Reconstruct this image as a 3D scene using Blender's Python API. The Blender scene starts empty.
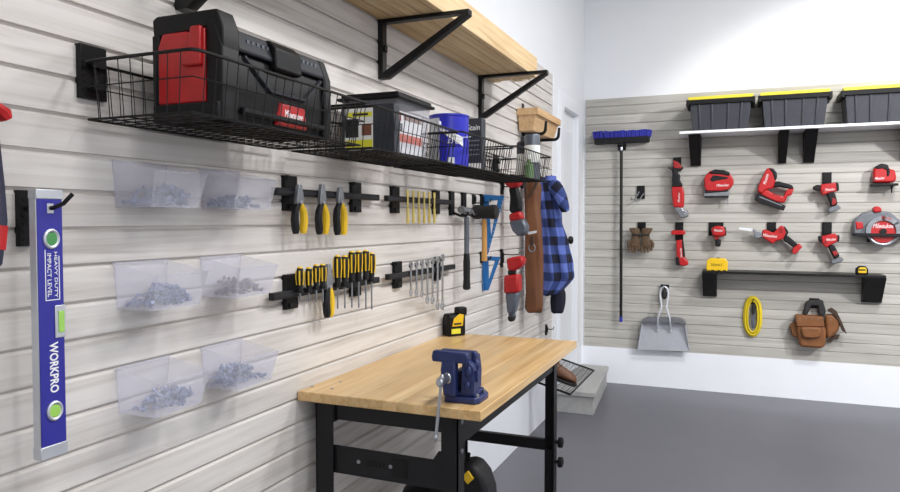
import bpy, bmesh, math, random
from mathutils import Vector, Matrix
random.seed(7)
SC = bpy.context.scene
COL = SC.collection
PI = math.pi
# ------------------------------------------------------------------ room numbers (metres)
EYE = 1.40                       # camera height
CAMX = 1.2578                    # camera distance from the left wall
D = 6.108                        # face of the back slat panel
S = 0.0762                       # slat pitch (3 inches)
ZL0 = 1.40 + 4.78289 * S         # a groove height on the left wall
ZB0 = 1.40 + 12.876 * S          # a groove height on the back wall
PANEL_BOT, PANEL_TOP = 0.308, 2.446
CEIL = 3.7

# ------------------------------------------------------------------ materials
def lin(h):
    if isinstance(h, str):
        h = h.lstrip('#'); c = [int(h[i:i+2], 16) / 255 for i in (0, 2, 4)]
        return tuple(x / 12.92 if x <= .04045 else ((x + .055) / 1.055) ** 2.4 for x in c) + (1,)
    return tuple(h) + (1,)
MATS = {}
def base_mat(name):
    m = bpy.data.materials.new(name); m.use_nodes = True
    nt = m.node_tree; b = nt.nodes['Principled BSDF']
    MATS[name] = m
    return m, nt, nt.nodes, nt.links, b
def pm(name, col, rough=.5, metal=0, var=.08, scale=25, bump=0, spec=.5, coat=0, stretch=(1, 1, 1)):
    """plain procedural material: colour with a little noise variation, optional bump"""
    m, nt, n, l, b = base_mat(name)
    c = lin(col)
    tc = n.new('ShaderNodeTexCoord'); mp = n.new('ShaderNodeMapping'); mp.inputs['Scale'].default_value = stretch
    l.new(tc.outputs['Object'], mp.inputs['Vector'])
    nz = n.new('ShaderNodeTexNoise'); nz.inputs['Scale'].default_value = scale; nz.inputs['Detail'].default_value = 4
    l.new(mp.outputs[0], nz.inputs['Vector'])
    rp = n.new('ShaderNodeValToRGB')
    rp.color_ramp.elements[0].position = .3; rp.color_ramp.elements[1].position = .7
    rp.color_ramp.elements[0].color = tuple(x * (1 - var) for x in c[:3]) + (1,)
    rp.color_ramp.elements[1].color = tuple(min(1, x * (1 + var)) for x in c[:3]) + (1,)
    l.new(nz.outputs['Fac'], rp.inputs['Fac']); l.new(rp.outputs['Color'], b.inputs['Base Color'])
    b.inputs['Roughness'].default_value = rough; b.inputs['Metallic'].default_value = metal
    b.inputs['Specular IOR Level'].default_value = spec; b.inputs['Coat Weight'].default_value = coat
    if bump:
        bp = n.new('ShaderNodeBump'); bp.inputs['Strength'].default_value = bump; bp.inputs['Distance'].default_value = .002
        l.new(nz.outputs['Fac'], bp.inputs['Height']); l.new(bp.outputs[0], b.inputs['Normal'])
    return m
def mathn(n, l, op, a, bb=None):
    x = n.new('ShaderNodeMath'); x.operation = op
    for i, v in enumerate((a, bb)):
        if v is None: continue
        if isinstance(v, (int, float)): x.inputs[i].default_value = v
        else: l.new(v, x.inputs[i])
    return x.outputs[0]
def grain_mat(name, dark, mid, light, axis, pitch, pitch_axis, z0=0., along=1.1, across=38, rough=.5, tone=.10, bump=.15, spec=.4):
    """wood: grain runs along axis; boards counted along pitch_axis each get their own grain and tone"""
    m, nt, n, l, b = base_mat(name)
    tc = n.new('ShaderNodeTexCoord'); sp = n.new('ShaderNodeSeparateXYZ'); l.new(tc.outputs['Object'], sp.inputs[0])
    idx = mathn(n, l, 'FLOOR', mathn(n, l, 'DIVIDE', mathn(n, l, 'SUBTRACT', sp.outputs[pitch_axis], z0), pitch))
    wn = n.new('ShaderNodeTexWhiteNoise'); wn.noise_dimensions = '1D'; l.new(idx, wn.inputs['W'])
    sc = [across] * 3; sc[axis] = along
    cb = n.new('ShaderNodeCombineXYZ')
    for i in range(3):
        v = mathn(n, l, 'MULTIPLY', sp.outputs[i], sc[i])
        if i == axis: v = mathn(n, l, 'ADD', v, mathn(n, l, 'MULTIPLY', wn.outputs['Value'], 57.))
        l.new(v, cb.inputs[i])
    nz = n.new('ShaderNodeTexNoise'); nz.inputs['Scale'].default_value = 1; nz.inputs['Detail'].default_value = 5
    nz.inputs['Roughness'].default_value = .62; nz.inputs['Distortion'].default_value = .6
    l.new(cb.outputs[0], nz.inputs['Vector'])
    cb2 = n.new('ShaderNodeVectorMath'); cb2.operation = 'MULTIPLY'; l.new(cb.outputs[0], cb2.inputs[0])
    k = [.16] * 3; k[axis] = 1.6; cb2.inputs[1].default_value = k
    n2 = n.new('ShaderNodeTexNoise'); n2.inputs['Scale'].default_value = 1; n2.inputs['Detail'].default_value = 2
    l.new(cb2.outputs[0], n2.inputs['Vector'])
    f = mathn(n, l, 'ADD', mathn(n, l, 'MULTIPLY', nz.outputs['Fac'], .65), mathn(n, l, 'MULTIPLY', n2.outputs['Fac'], .35))
    rp = n.new('ShaderNodeValToRGB'); e = rp.color_ramp.elements
    e[0].position = .34; e[0].color = lin(dark); e[1].position = .66; e[1].color = lin(light)
    x = e.new(.5); x.color = lin(mid)
    l.new(f, rp.inputs['Fac'])
    hs = n.new('ShaderNodeHueSaturation')
    l.new(mathn(n, l, 'ADD', 1 - tone / 2, mathn(n, l, 'MULTIPLY', wn.outputs['Value'], tone)), hs.inputs['Value'])
    l.new(rp.outputs[0], hs.inputs['Color']); l.new(hs.outputs[0], b.inputs['Base Color'])
    b.inputs['Roughness'].default_value = rough; b.inputs['Specular IOR Level'].default_value = spec
    bp = n.new('ShaderNodeBump'); bp.inputs['Strength'].default_value = bump; bp.inputs['Distance'].default_value = .0015
    l.new(nz.outputs['Fac'], bp.inputs['Height']); l.new(bp.outputs[0], b.inputs['Normal'])
    return m
def clear_mat(name, col, body, rough=.25):
    """thin moulded plastic: lets light through, with a milky share"""
    m, nt, n, l, b = base_mat(name)
    out = n['Material Output']
    tr = n.new('ShaderNodeBsdfTransparent'); tr.inputs[0].default_value = (.97, .97, 1, 1)
    tl = n.new('ShaderNodeBsdfTranslucent'); tl.inputs[0].default_value = lin(col)
    b.inputs['Base Color'].default_value = lin(col); b.inputs['Roughness'].default_value = rough
    nz = n.new('ShaderNodeTexNoise'); nz.inputs['Scale'].default_value = 12
    tc = n.new('ShaderNodeTexCoord'); l.new(tc.outputs['Object'], nz.inputs['Vector'])
    mx = n.new('ShaderNodeMixShader'); mx.inputs[0].default_value = .4
    l.new(b.outputs[0], mx.inputs[1]); l.new(tl.outputs[0], mx.inputs[2])
    m2 = n.new('ShaderNodeMixShader')
    l.new(mathn(n, l, 'ADD', body - .04, mathn(n, l, 'MULTIPLY', nz.outputs['Fac'], .08)), m2.inputs[0])
    l.new(tr.outputs[0], m2.inputs[1]); l.new(mx.outputs[0], m2.inputs[2]); l.new(m2.outputs[0], out.inputs['Surface'])
    return m
def plaid_mat(name):
    m, nt, n, l, b = base_mat(name)
    tc = n.new('ShaderNodeTexCoord'); sp = n.new('ShaderNodeSeparateXYZ'); l.new(tc.outputs['UV'], sp.inputs[0])
    def band(o, per):
        return mathn(n, l, 'GREATER_THAN', mathn(n, l, 'FRACT', mathn(n, l, 'DIVIDE', o, per)), .5)
    s = mathn(n, l, 'ADD', band(sp.outputs[0], .118), band(sp.outputs[1], .118))
    rp = n.new('ShaderNodeValToRGB'); rp.color_ramp.interpolation = 'CONSTANT'; e = rp.color_ramp.elements
    e[0].position = 0; e[0].color = lin('#5f72bd'); e[1].position = .3; e[1].color = lin('#34457f')
    x = e.new(.8); x.color = lin('#12152a')
    l.new(mathn(n, l, 'MULTIPLY', s, .5), rp.inputs['Fac'])
    nz = n.new('ShaderNodeTexNoise'); nz.inputs['Scale'].default_value = 300; l.new(tc.outputs['Object'], nz.inputs['Vector'])
    bp = n.new('ShaderNodeBump'); bp.inputs['Strength'].default_value = .3; bp.inputs['Distance'].default_value = .001
    l.new(nz.outputs['Fac'], bp.inputs['Height']); l.new(bp.outputs[0], b.inputs['Normal'])
    l.new(rp.outputs[0], b.inputs['Base Color']); b.inputs['Roughness'].default_value = .9
    return m

# ------------------------------------------------------------------ mesh building
LOC = {}
class MB:
    def __init__(s): s.bm = bmesh.new()
    def box(s, x0, x1, y0, y1, z0, z1):
        v = [s.bm.verts.new((x, y, z)) for x in (x0, x1) for y in (y0, y1) for z in (z0, z1)]
        for f in ((0, 1, 3, 2), (4, 6, 7, 5), (0, 4, 5, 1), (2, 3, 7, 6), (0, 2, 6, 4), (1, 5, 7, 3)):
            s.bm.faces.new([v[i] for i in f])
        return s
    def hexa(s, bot, top):
        """eight corners: bottom ring and top ring of four points each"""
        v = [s.bm.verts.new(p) for p in list(bot) + list(top)]
        n = len(bot)
        s.bm.faces.new(v[:n][::-1]); s.bm.faces.new(v[n:])
        for i in range(n):
            j = (i + 1) % n; s.bm.faces.new((v[i], v[j], v[n + j], v[n + i]))
        return s
    def prism(s, pts, axis, a, b):
        """2D outline extruded along axis: axis 'y' takes (x,z), 'x' takes (y,z), 'z' takes (x,y)"""
        f = {'y': lambda p, t: (p[0], t, p[1]), 'x': lambda p, t: (t, p[0], p[1]), 'z': lambda p, t: (p[0], p[1], t)}[axis]
        return s.hexa([f(p, a) for p in pts], [f(p, b) for p in pts])
    def lathe(s, prof, c=(0, 0, 0), axis='z', seg=24):
        rings = []
        for r, t in prof:
            ring = []
            for i in range(seg):
                a = 2 * PI * i / seg; u, w = r * math.cos(a), r * math.sin(a)
                p = {'z': (u, w, t), 'x': (t, u, w), 'y': (w, t, u)}[axis]
                ring.append(s.bm.verts.new((c[0] + p[0], c[1] + p[1], c[2] + p[2])))
            rings.append(ring)
        return s._skin(rings)
    def _skin(s, rings, closed=False):
        n = len(rings[0])
        m = len(rings) if closed else len(rings) - 1
        for k in range(m):
            A, B = rings[k], rings[(k + 1) % len(rings)]
            for i in range(n):
                j = (i + 1) % n; s.bm.faces.new((A[i], A[j], B[j], B[i]))
        if not closed:
            s.bm.faces.new(rings[0][::-1]); s.bm.faces.new(rings[-1])
        return s
    def loft(s, rings, closed=False):
        return s._skin([[s.bm.verts.new(p) for p in r] for r in rings], closed)
    def tube(s, pts, r, seg=8, closed=False):
        P = [Vector(p) for p in pts]; R = r if isinstance(r, (list, tuple)) else [r] * len(P)
        rings = []; prev = None
        for i, p in enumerate(P):
            a = P[i - 1] if (i or closed) else p; b = P[(i + 1) % len(P)] if (i < len(P) - 1 or closed) else p
            t = (b - a)
            if t.length < 1e-9: t = Vector((0, 0, 1))
            t.normalize()
            up = prev if prev is not None else (Vector((0, 0, 1)) if abs(t.z) < .9 else Vector((1, 0, 0)))
            u = (up - t * up.dot(t))
            if u.length < 1e-6: u = t.orthogonal()
            u.normalize(); w = t.cross(u); prev = u
            rings.append([s.bm.verts.new(p + (u * math.cos(2 * PI * k / seg) + w * math.sin(2 * PI * k / seg)) * R[i]) for k in range(seg)])
        return s._skin(rings, closed)
    def cyl(s, a, b, r, seg=16, r2=None):
        return s.tube([a, b], [r, r if r2 is None else r2], seg)
    def ball(s, c, r, seg=16, n=9):
        rx, ry, rz = r if isinstance(r, (tuple, list)) else (r, r, r)
        rings = []
        for k in range(n):
            a = -PI / 2 + PI * (k + .5) / n
            rings.append([(c[0] + rx * math.cos(a) * math.cos(2 * PI * i / seg), c[1] + ry * math.cos(a) * math.sin(2 * PI * i / seg), c[2] + rz * math.sin(a)) for i in range(seg)])
        return s.loft(rings)
    def add(s, name, mat, parent=None, bevel=0, sub=0, seg=2, ang=35):
        """link as ONE object; coordinates are world ones, made local to the thing's base"""
        bmesh.ops.recalc_face_normals(s.bm, faces=s.bm.faces)
        o0 = Vector(LOC[parent.name]) if parent is not None else None
        if o0 is None:
            xs = [v.co for v in s.bm.verts]
            mn = [min(c[i] for c in xs) for i in range(3)]; mx = [max(c[i] for c in xs) for i in range(3)]
            o0 = Vector(((mn[0] + mx[0]) / 2, (mn[1] + mx[1]) / 2, mn[2]))
        bmesh.ops.translate(s.bm, verts=s.bm.verts, vec=-o0)
        me = bpy.data.meshes.new(name); s.bm.to_mesh(me); s.bm.free()
        me.materials.append(MATS[mat] if isinstance(mat, str) else mat)
        me.polygons.foreach_set('use_smooth', [True] * len(me.polygons))
        me.set_sharp_from_angle(angle=math.radians(ang if not sub else 75))
        o = bpy.data.objects.new(name, me); COL.objects.link(o)
        if parent is not None: o.parent = parent
        else: o.location = o0
        LOC[o.name] = tuple(o0)
        if bevel:
            md = o.modifiers.new('bevel', 'BEVEL'); md.width = bevel; md.segments = seg; md.limit_method = 'ANGLE'; md.angle_limit = math.radians(30)
        if sub:
            md = o.modifiers.new('sub', 'SUBSURF'); md.levels = sub; md.render_levels = sub
        return o
def tag(o, label=None, cat=None, group=None, kind=None):
    if label: o['label'] = label
    if cat: o['category'] = cat
    if group: o['group'] = group
    if kind: o['kind'] = kind
    return o
def thing(name, label, cat, loc, group=None):
    o = bpy.data.objects.new(name, None); COL.objects.link(o); o.location = loc; o.empty_display_size = .05
    LOC[o.name] = tuple(loc)
    return tag(o, label, cat, group)
def dup(root, loc, label, rotz=0):
    r = root.copy(); COL.objects.link(r); r.location = loc; r.rotation_euler = (0, 0, rotz); r['label'] = label
    LOC[r.name] = tuple(loc)
    for ch in list(root.children):
        c = ch.copy(); COL.objects.link(c); c.parent = r
        for g in list(ch.children):
            d = g.copy(); COL.objects.link(d); d.parent = c
    return r
def struct(o): o['kind'] = 'structure'; return o
def text(body, c, xd, yd, height, mat, parent, name='lettering', width=None, depth=.0006, shear=0, bold=.0):
    """raised lettering: c centre, xd reading direction, yd up direction of the letters"""
    cu = bpy.data.curves.new(name, 'FONT'); cu.body = body; cu.size = 1; cu.align_x = 'CENTER'; cu.align_y = 'CENTER'
    cu.extrude = .5; cu.offset = bold; cu.resolution_u = 3; cu.shear = shear
    t = bpy.data.objects.new(name, cu); COL.objects.link(t)
    bpy.context.view_layer.update()
    me = bpy.data.meshes.new_from_object(t.evaluated_get(bpy.context.evaluated_depsgraph_get()))
    bpy.data.objects.remove(t); bpy.data.curves.remove(cu)
    xs = [v.co.x for v in me.vertices]; ys = [v.co.y for v in me.vertices]
    w, h = max(xs) - min(xs), max(ys) - min(ys); mx, my = (max(xs) + min(xs)) / 2, (max(ys) + min(ys)) / 2
    sy = height / h; sx = sy if width is None else width / w
    X, Y = Vector(xd).normalized(), Vector(yd).normalized(); Z = X.cross(Y)
    o0 = Vector(LOC[parent.name])
    for v in me.vertices:
        q = Vector(c) + X * (v.co.x - mx) * sx + Y * (v.co.y - my) * sy + Z * v.co.z * depth * 2
        v.co = q - o0
    me.name = name
    me.materials.clear(); me.materials.append(MATS[mat])
    o = bpy.data.objects.new(name, me); COL.objects.link(o); o.parent = parent; LOC[o.name] = tuple(o0)
    return o
def arc(c, r, a0, a1, n, axis='y'):
    out = []
    for i in range(n + 1):
        a = a0 + (a1 - a0) * i / n; u, w = r * math.cos(a), r * math.sin(a)
        out.append({'y': (c[0] + u, c[1], c[2] + w), 'x': (c[0], c[1] + u, c[2] + w), 'z': (c[0] + u, c[1] + w, c[2])}[axis])
    return out
def cen(pts): return sum(p[0] for p in pts) / len(pts), sum(p[1] for p in pts) / len(pts)
P = {}
P['grinder_plate']=[(0.734,1.925),(0.797,1.923),(0.798,1.809),(0.735,1.81)]
P['grinder_clip']=[(0.7,1.849),(0.714,1.833),(0.742,1.833),(0.804,1.831),(0.818,1.845),(0.815,1.822),(0.787,1.808),(0.737,1.809),(0.706,1.829)]
P['grinder_ring']=[(0.742,1.898),(0.781,1.878),(0.809,1.842),(0.804,1.823),(0.742,1.833)]
P['grinder_neck']=[(0.735,1.809),(0.734,1.676),(0.816,1.675),(0.814,1.701),(0.794,1.73),(0.799,1.773),(0.78,1.788),(0.77,1.818),(0.742,1.83)]
P['grinder_body']=[(0.734,1.679),(0.819,1.677),(0.83,1.631),(0.829,1.52),(0.816,1.505),(0.746,1.513),(0.732,1.632)]
P['grinder_head']=[(0.746,1.515),(0.818,1.515),(0.827,1.491),(0.857,1.485),(0.867,1.435),(0.825,1.421),(0.797,1.433),(0.78,1.468)]
P['jig_body']=[(0.981,1.731),(0.989,1.765),(1.023,1.799),(1.06,1.809),(1.119,1.802),(1.172,1.786),(1.181,1.763),(1.204,1.724),(1.2,1.687),(1.174,1.653),(1.121,1.639),(1.003,1.639),(0.984,1.668)]
P['jig_top']=[(1.002,1.779),(1.06,1.813),(1.13,1.805),(1.174,1.786),(1.172,1.752),(1.119,1.767),(1.045,1.773)]
P['jig_slot']=[(1.024,1.732),(1.05,1.766),(1.164,1.747),(1.152,1.732),(1.077,1.722),(1.04,1.712)]
P['jig_low']=[(0.99,1.648),(1.163,1.646),(1.162,1.618),(0.991,1.621)]
P['jig_base']=[(0.98,1.621),(1.174,1.632),(1.168,1.598),(0.982,1.596)]
P['jig_shoe']=[(0.984,1.6),(1.166,1.6),(1.166,1.587),(0.987,1.589)]
P['jig_blade']=[(1.154,1.588),(1.165,1.588),(1.163,1.528),(1.156,1.528)]
P['nail_head']=[(1.438,1.807),(1.476,1.812),(1.504,1.783),(1.514,1.735),(1.497,1.692),(1.488,1.653),(1.442,1.646),(1.41,1.612),(1.375,1.63),(1.383,1.677),(1.406,1.738)]
P['nail_arm']=[(1.384,1.655),(1.44,1.648),(1.476,1.62),(1.542,1.597),(1.564,1.586),(1.583,1.646),(1.635,1.648),(1.624,1.618),(1.619,1.596),(1.591,1.596),(1.57,1.539),(1.512,1.547),(1.456,1.574),(1.388,1.615)]
P['nail_grip']=[(1.493,1.706),(1.53,1.707),(1.62,1.677),(1.635,1.644),(1.591,1.651),(1.531,1.665),(1.488,1.66)]
P['nail_cap']=[(1.448,1.811),(1.488,1.805),(1.511,1.772),(1.515,1.732),(1.497,1.706),(1.481,1.769)]
P['nail_mag']=[(1.374,1.618),(1.39,1.616),(1.58,1.516),(1.565,1.479),(1.38,1.548),(1.356,1.566)]
P['drv_plate']=[(1.834,1.773),(1.895,1.772),(1.897,1.676),(1.836,1.677)]
P['drv_body']=[(1.816,1.677),(1.921,1.69),(1.932,1.624),(1.884,1.616),(1.832,1.593),(1.814,1.626)]
P['drv_nose']=[(1.762,1.657),(1.787,1.675),(1.817,1.673),(1.818,1.629),(1.788,1.63),(1.768,1.64)]
P['drv_cap']=[(1.915,1.69),(1.935,1.685),(1.94,1.629),(1.922,1.622)]
P['drv_grip']=[(1.855,1.612),(1.905,1.625),(1.923,1.576),(1.933,1.522),(1.886,1.501),(1.876,1.555)]
P['drv_batt']=[(1.869,1.487),(1.886,1.504),(1.938,1.522),(1.955,1.495),(1.925,1.477),(1.877,1.461)]
P['drv_accent']=[(1.896,1.579),(1.919,1.565),(1.924,1.53),(1.892,1.515)]
P['san_body']=[(2.159,1.758),(2.169,1.798),(2.203,1.816),(2.249,1.809),(2.262,1.78),(2.298,1.775),(2.31,1.712),(2.298,1.682),(2.167,1.682)]
P['san_top']=[(2.166,1.794),(2.21,1.824),(2.251,1.812),(2.268,1.761),(2.258,1.725),(2.244,1.728),(2.244,1.77),(2.217,1.786),(2.185,1.781)]
P['san_base']=[(2.15,1.673),(2.318,1.676),(2.319,1.658),(2.154,1.658)]
P['san_blade']=[(2.278,1.659),(2.293,1.659),(2.289,1.605),(2.281,1.608)]
P['cs_body']=[(2.038,1.401),(2.095,1.456),(2.163,1.474),(2.267,1.47),(2.332,1.413),(2.384,1.354),(2.385,1.294),(2.04,1.291)]
P['cs_red']=[(2.051,1.395),(2.101,1.389),(2.105,1.344),(2.06,1.334)]
P['cs_knob']=[(2.16,1.492),(2.185,1.51),(2.214,1.5),(2.223,1.47),(2.173,1.459)]
P['cs_base']=[(2.04,1.31),(2.398,1.306),(2.398,1.285),(2.04,1.285)]
P['cs_centre']=[(2.23,1.323),(2.228,1.436),(2.232,1.23),(2.228,1.413)]
P['hook_plate']=[(0.445,1.697),(0.508,1.696),(0.509,1.587),(0.477,1.587),(0.446,1.615)]
P['hook_p']=[(0.464,1.646),(0.409,1.576),(0.501,1.632),(0.439,1.563)]
P['glove']=[(0.396,1.344),(0.566,1.355),(0.414,1.265),(0.554,1.266),(0.388,1.182),(0.575,1.171),(0.422,1.147),(0.548,1.155),(0.453,1.391),(0.52,1.361)]
P['osc_plate']=[(0.757,1.39),(0.819,1.39),(0.821,1.241),(0.758,1.24)]
P['osc_ring']=[(0.729,1.314),(0.748,1.323),(0.829,1.324),(0.843,1.312),(0.839,1.287),(0.734,1.286)]
P['osc_body']=[(0.768,1.24),(0.821,1.247),(0.831,1.186),(0.838,1.105),(0.862,1.076),(0.87,1.041),(0.835,1.03),(0.785,1.037),(0.776,1.103)]
P['osc_foot']=[(0.769,1.103),(0.796,1.104),(0.804,1.036),(0.772,1.038)]
P['osc_edge']=[(0.816,1.242),(0.825,1.242),(0.841,1.105),(0.827,1.109)]
P['imp_plate']=[(1.015,1.379),(1.048,1.379),(1.047,1.39),(1.128,1.39),(1.129,1.316),(1.049,1.263),(1.022,1.257)]
P['imp_body']=[(1.037,1.341),(1.082,1.362),(1.137,1.355),(1.149,1.316),(1.147,1.285),(1.126,1.275),(1.053,1.279)]
P['imp_side']=[(1.125,1.348),(1.146,1.353),(1.155,1.305),(1.151,1.282),(1.13,1.278)]
P['imp_neck']=[(1.057,1.279),(1.1,1.28),(1.098,1.25),(1.068,1.25)]
P['imp_grip']=[(1.069,1.253),(1.114,1.253),(1.112,1.194),(1.073,1.194)]
P['box_yel']=[(1.008,1.025),(1.014,1.097),(1.033,1.114),(1.15,1.116),(1.169,1.091),(1.166,1.018),(1.013,1.008)]
P['rec_plate']=[(1.451,1.391),(1.515,1.391),(1.517,1.301),(1.452,1.3)]
P['rec_body']=[(1.414,1.318),(1.429,1.337),(1.496,1.307),(1.55,1.366),(1.575,1.354),(1.6,1.314),(1.579,1.264),(1.517,1.245),(1.492,1.218),(1.441,1.255),(1.415,1.271)]
P['rec_dark']=[(1.565,1.361),(1.577,1.354),(1.602,1.314),(1.581,1.264),(1.565,1.268),(1.582,1.31)]
P['rec_grip']=[(1.571,1.291),(1.602,1.283),(1.669,1.221),(1.643,1.189),(1.565,1.25)]
P['rec_batt']=[(1.636,1.193),(1.677,1.228),(1.699,1.199),(1.649,1.139),(1.624,1.158)]
P['rec_collar']=[(1.352,1.342),(1.384,1.32),(1.419,1.316),(1.42,1.271),(1.374,1.259),(1.356,1.277)]
P['rec_blade']=[(1.243,1.349),(1.35,1.34),(1.351,1.313),(1.249,1.333)]
P['drl_plate']=[(1.838,1.391),(1.904,1.391),(1.905,1.289),(1.839,1.289)]
P['drl_body']=[(1.827,1.282),(1.918,1.307),(1.947,1.273),(1.933,1.243),(1.881,1.212),(1.862,1.193),(1.835,1.227)]
P['drl_nose']=[(1.806,1.283),(1.83,1.288),(1.835,1.244),(1.813,1.24)]
P['drl_cap']=[(1.928,1.295),(1.949,1.29),(1.948,1.243),(1.929,1.242)]
P['drl_grip']=[(1.872,1.21),(1.914,1.22),(1.956,1.133),(1.916,1.108)]
P['drl_batt']=[(1.891,1.097),(1.964,1.129),(1.98,1.109),(1.959,1.09),(1.903,1.072)]
P['drl_accent']=[(1.901,1.169),(1.931,1.176),(1.943,1.148),(1.915,1.133)]
P['tape']=[(2.054,1.015),(2.056,1.064),(2.069,1.08),(2.117,1.083),(2.132,1.067),(2.135,1.015)]
P['tape_lab']=[(2.068,1.027),(2.069,1.061),(2.121,1.064),(2.125,1.031)]
P['cord_o']=[(1.291,0.794),(1.438,0.477),(1.341,0.758),(1.389,0.549)]
P['bag_strap']=[(1.713,0.672),(1.733,0.769),(1.765,0.791),(1.85,0.791),(1.871,0.712),(1.865,0.672),(1.822,0.677),(1.817,0.749),(1.771,0.747),(1.748,0.678)]
P['bag_flap']=[(1.658,0.662),(1.666,0.672),(1.845,0.671),(1.859,0.61),(1.855,0.595),(1.668,0.587)]
P['bag_front']=[(1.67,0.591),(1.859,0.602),(1.872,0.558),(1.867,0.444),(1.833,0.426),(1.692,0.428),(1.678,0.51)]
P['bag_small']=[(1.692,0.58),(1.709,0.589),(1.821,0.591),(1.835,0.57),(1.829,0.516),(1.775,0.501),(1.711,0.505)]
P['bag_left']=[(1.618,0.583),(1.661,0.618),(1.681,0.595),(1.687,0.486),(1.641,0.504)]
P['bag_right']=[(1.862,0.677),(1.914,0.691),(1.969,0.641),(1.96,0.569),(1.917,0.513),(1.875,0.498)]
P['bag_band']=[(1.877,0.719),(1.908,0.739),(1.94,0.717),(1.972,0.647),(2.013,0.542),(1.981,0.568),(1.948,0.646),(1.914,0.691)]
P['bag_tassel']=[(1.882,0.479),(1.918,0.511),(1.97,0.535),(1.955,0.498),(1.929,0.5),(1.909,0.469)]
P['up_head']=[(0.014,1.627),(0.042,1.641),(0.103,1.644),(0.112,1.623),(0.109,1.601),(0.092,1.587),(0.044,1.586),(0.024,1.611)]
P['up_neck']=[(0.042,1.59),(0.092,1.591),(0.111,1.514),(0.116,1.457),(0.063,1.439),(0.046,1.457),(0.051,1.533)]
P['up_band']=[(0.046,1.439),(0.111,1.456),(0.129,1.413),(0.092,1.399),(0.049,1.397)]
P['up_end']=[(0.046,1.399),(0.129,1.414),(0.155,1.371),(0.152,1.33),(0.102,1.31),(0.066,1.344)]
P['up_blade']=[(0.15,1.338),(0.202,1.346),(0.201,1.332),(0.154,1.323)]
P['up_hook']=[(0.016,1.616),(0.029,1.653),(0.039,1.597),(0.024,1.574)]
P['lo_head']=[(0.038,1.186),(0.076,1.197),(0.113,1.204),(0.14,1.196),(0.14,1.159),(0.119,1.138),(0.087,1.121),(0.049,1.12)]
P['lo_gap']=[(0.046,1.122),(0.087,1.123),(0.082,1.096),(0.048,1.095)]
P['lo_mid']=[(0.026,1.092),(0.114,1.101),(0.117,0.999),(0.026,0.988)]
P['lo_cone']=[(0.033,0.992),(0.114,1.001),(0.088,0.876),(0.046,0.874)]
P['lo_neck']=[(0.049,0.876),(0.085,0.878),(0.084,0.857),(0.048,0.855)]
P['lo_tip']=[(0.042,0.859),(0.086,0.861),(0.077,0.83),(0.051,0.83)]
P['sq_up']=[(0.005,1.543),(0.019,1.538),(0.022,1.249),(0.038,1.25),(0.117,1.526),(0.11,1.537)]
P['sq_hole']=[(0.038,1.487),(0.086,1.499),(0.049,1.32)]
P['sq_lo']=[(0.027,1.23),(0.044,1.228),(0.044,1.044),(0.033,1.041),(0.055,1.048),(0.092,1.239)]
# ------------------------------------------------------------------ material list
pm('white_paint', '#eceef2', .55, var=.01, scale=3)
pm('trim_paint', '#f1f3f7', .35, var=.01, scale=3)
pm('curb_paint', '#eef0f6', .4, var=.015, scale=4)
pm('ceiling_paint', '#f2f2f2', .7, var=.01)
pm('floor_epoxy', '#67676e', .42, var=.05, scale=1.6, spec=.35)
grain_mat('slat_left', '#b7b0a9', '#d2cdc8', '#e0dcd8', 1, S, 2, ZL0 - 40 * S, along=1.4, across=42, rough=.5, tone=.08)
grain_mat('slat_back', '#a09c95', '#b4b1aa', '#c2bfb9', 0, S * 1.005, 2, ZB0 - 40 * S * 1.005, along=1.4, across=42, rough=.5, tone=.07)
grain_mat('butcher', '#b8935f', '#cfab76', '#dcbf90', 1, .042, 0, 0, along=1.6, across=60, rough=.33, tone=.22, bump=.05)
grain_mat('pine', '#bf9d70', '#dcc094', '#ecd9b4', 1, .0585, 0, 0, along=1.1, across=34, rough=.6, tone=.12)
grain_mat('box_pine', '#bd9468', '#d3ad80', '#e2c39a', 1, .5, 2, 0, along=2.5, across=50, rough=.6, tone=.05)
grain_mat('handle_wood', '#a5712f', '#c08c48', '#d0a060', 2, .5, 0, 0, along=4, across=120, rough=.5, tone=.02)
pm('black_steel', '#141415', .42, var=.15, spec=.3)
pm('black_wire', '#101011', .45, var=.1, spec=.25)
pm('bench_steel', '#141417', .45, var=.12, scale=60, bump=.05, spec=.3)
pm('black_plastic', '#111113', .5, var=.12, scale=80, bump=.06, spec=.25)
pm('grey_plastic', '#26272c', .5, var=.1, spec=.3)
pm('tote_plastic', '#34353d', .45, var=.1, scale=40)
pm('tote_lid', '#e3d33a', .4, var=.04)
pm('tool_red', '#b3191c', .38, var=.1, scale=30)
pm('deep_red', '#98191b', .45, var=.12)
pm('tool_grey', '#6a6d74', .45, var=.08)
pm('tool_black', '#17171a', .55, var=.15, scale=80, spec=.3)
pm('steel', '#b9bcc2', .28, metal=.9, var=.06)
pm('dull_steel', '#8e9196', .4, metal=.7, var=.1)
pm('alu', '#c9ccd2', .38, metal=.55, var=.04)
pm('white_print', '#f0f0f0', .5, var=.01)
pm('level_blue', '#2c2b90', .4, var=.04)
pm('can_blue', '#2326b4', .3, var=.04)
pm('vial_green', '#3f8a45', .15, var=.1, coat=.5)
pm('vial_lime', '#9ccf5c', .15, var=.08, coat=.5)
pm('square_blue', '#2471b5', .4, var=.06)
pm('broom_blue', '#2b2f98', .8, var=.25, scale=160, stretch=(1, 1, .1), bump=.6)
pm('vise_blue', '#202c5c', .42, var=.15, scale=45, bump=.12)
pm('yellow_grip', '#eec21d', .45, var=.06)
pm('yellow_case', '#e6bb16', .4, var=.05)
pm('amber_tool', '#dcc873', .3, var=.05)
pm('cord_yellow', '#ddc41c', .5, var=.06)
pm('leather', '#7c4e29', .6, var=.16, scale=18, bump=.2)
pm('leather_apron', '#6d4224', .6, var=.18, scale=9, bump=.2)
pm('leather_dark', '#3d2a1e', .7, var=.25, scale=40, bump=.3)
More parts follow.
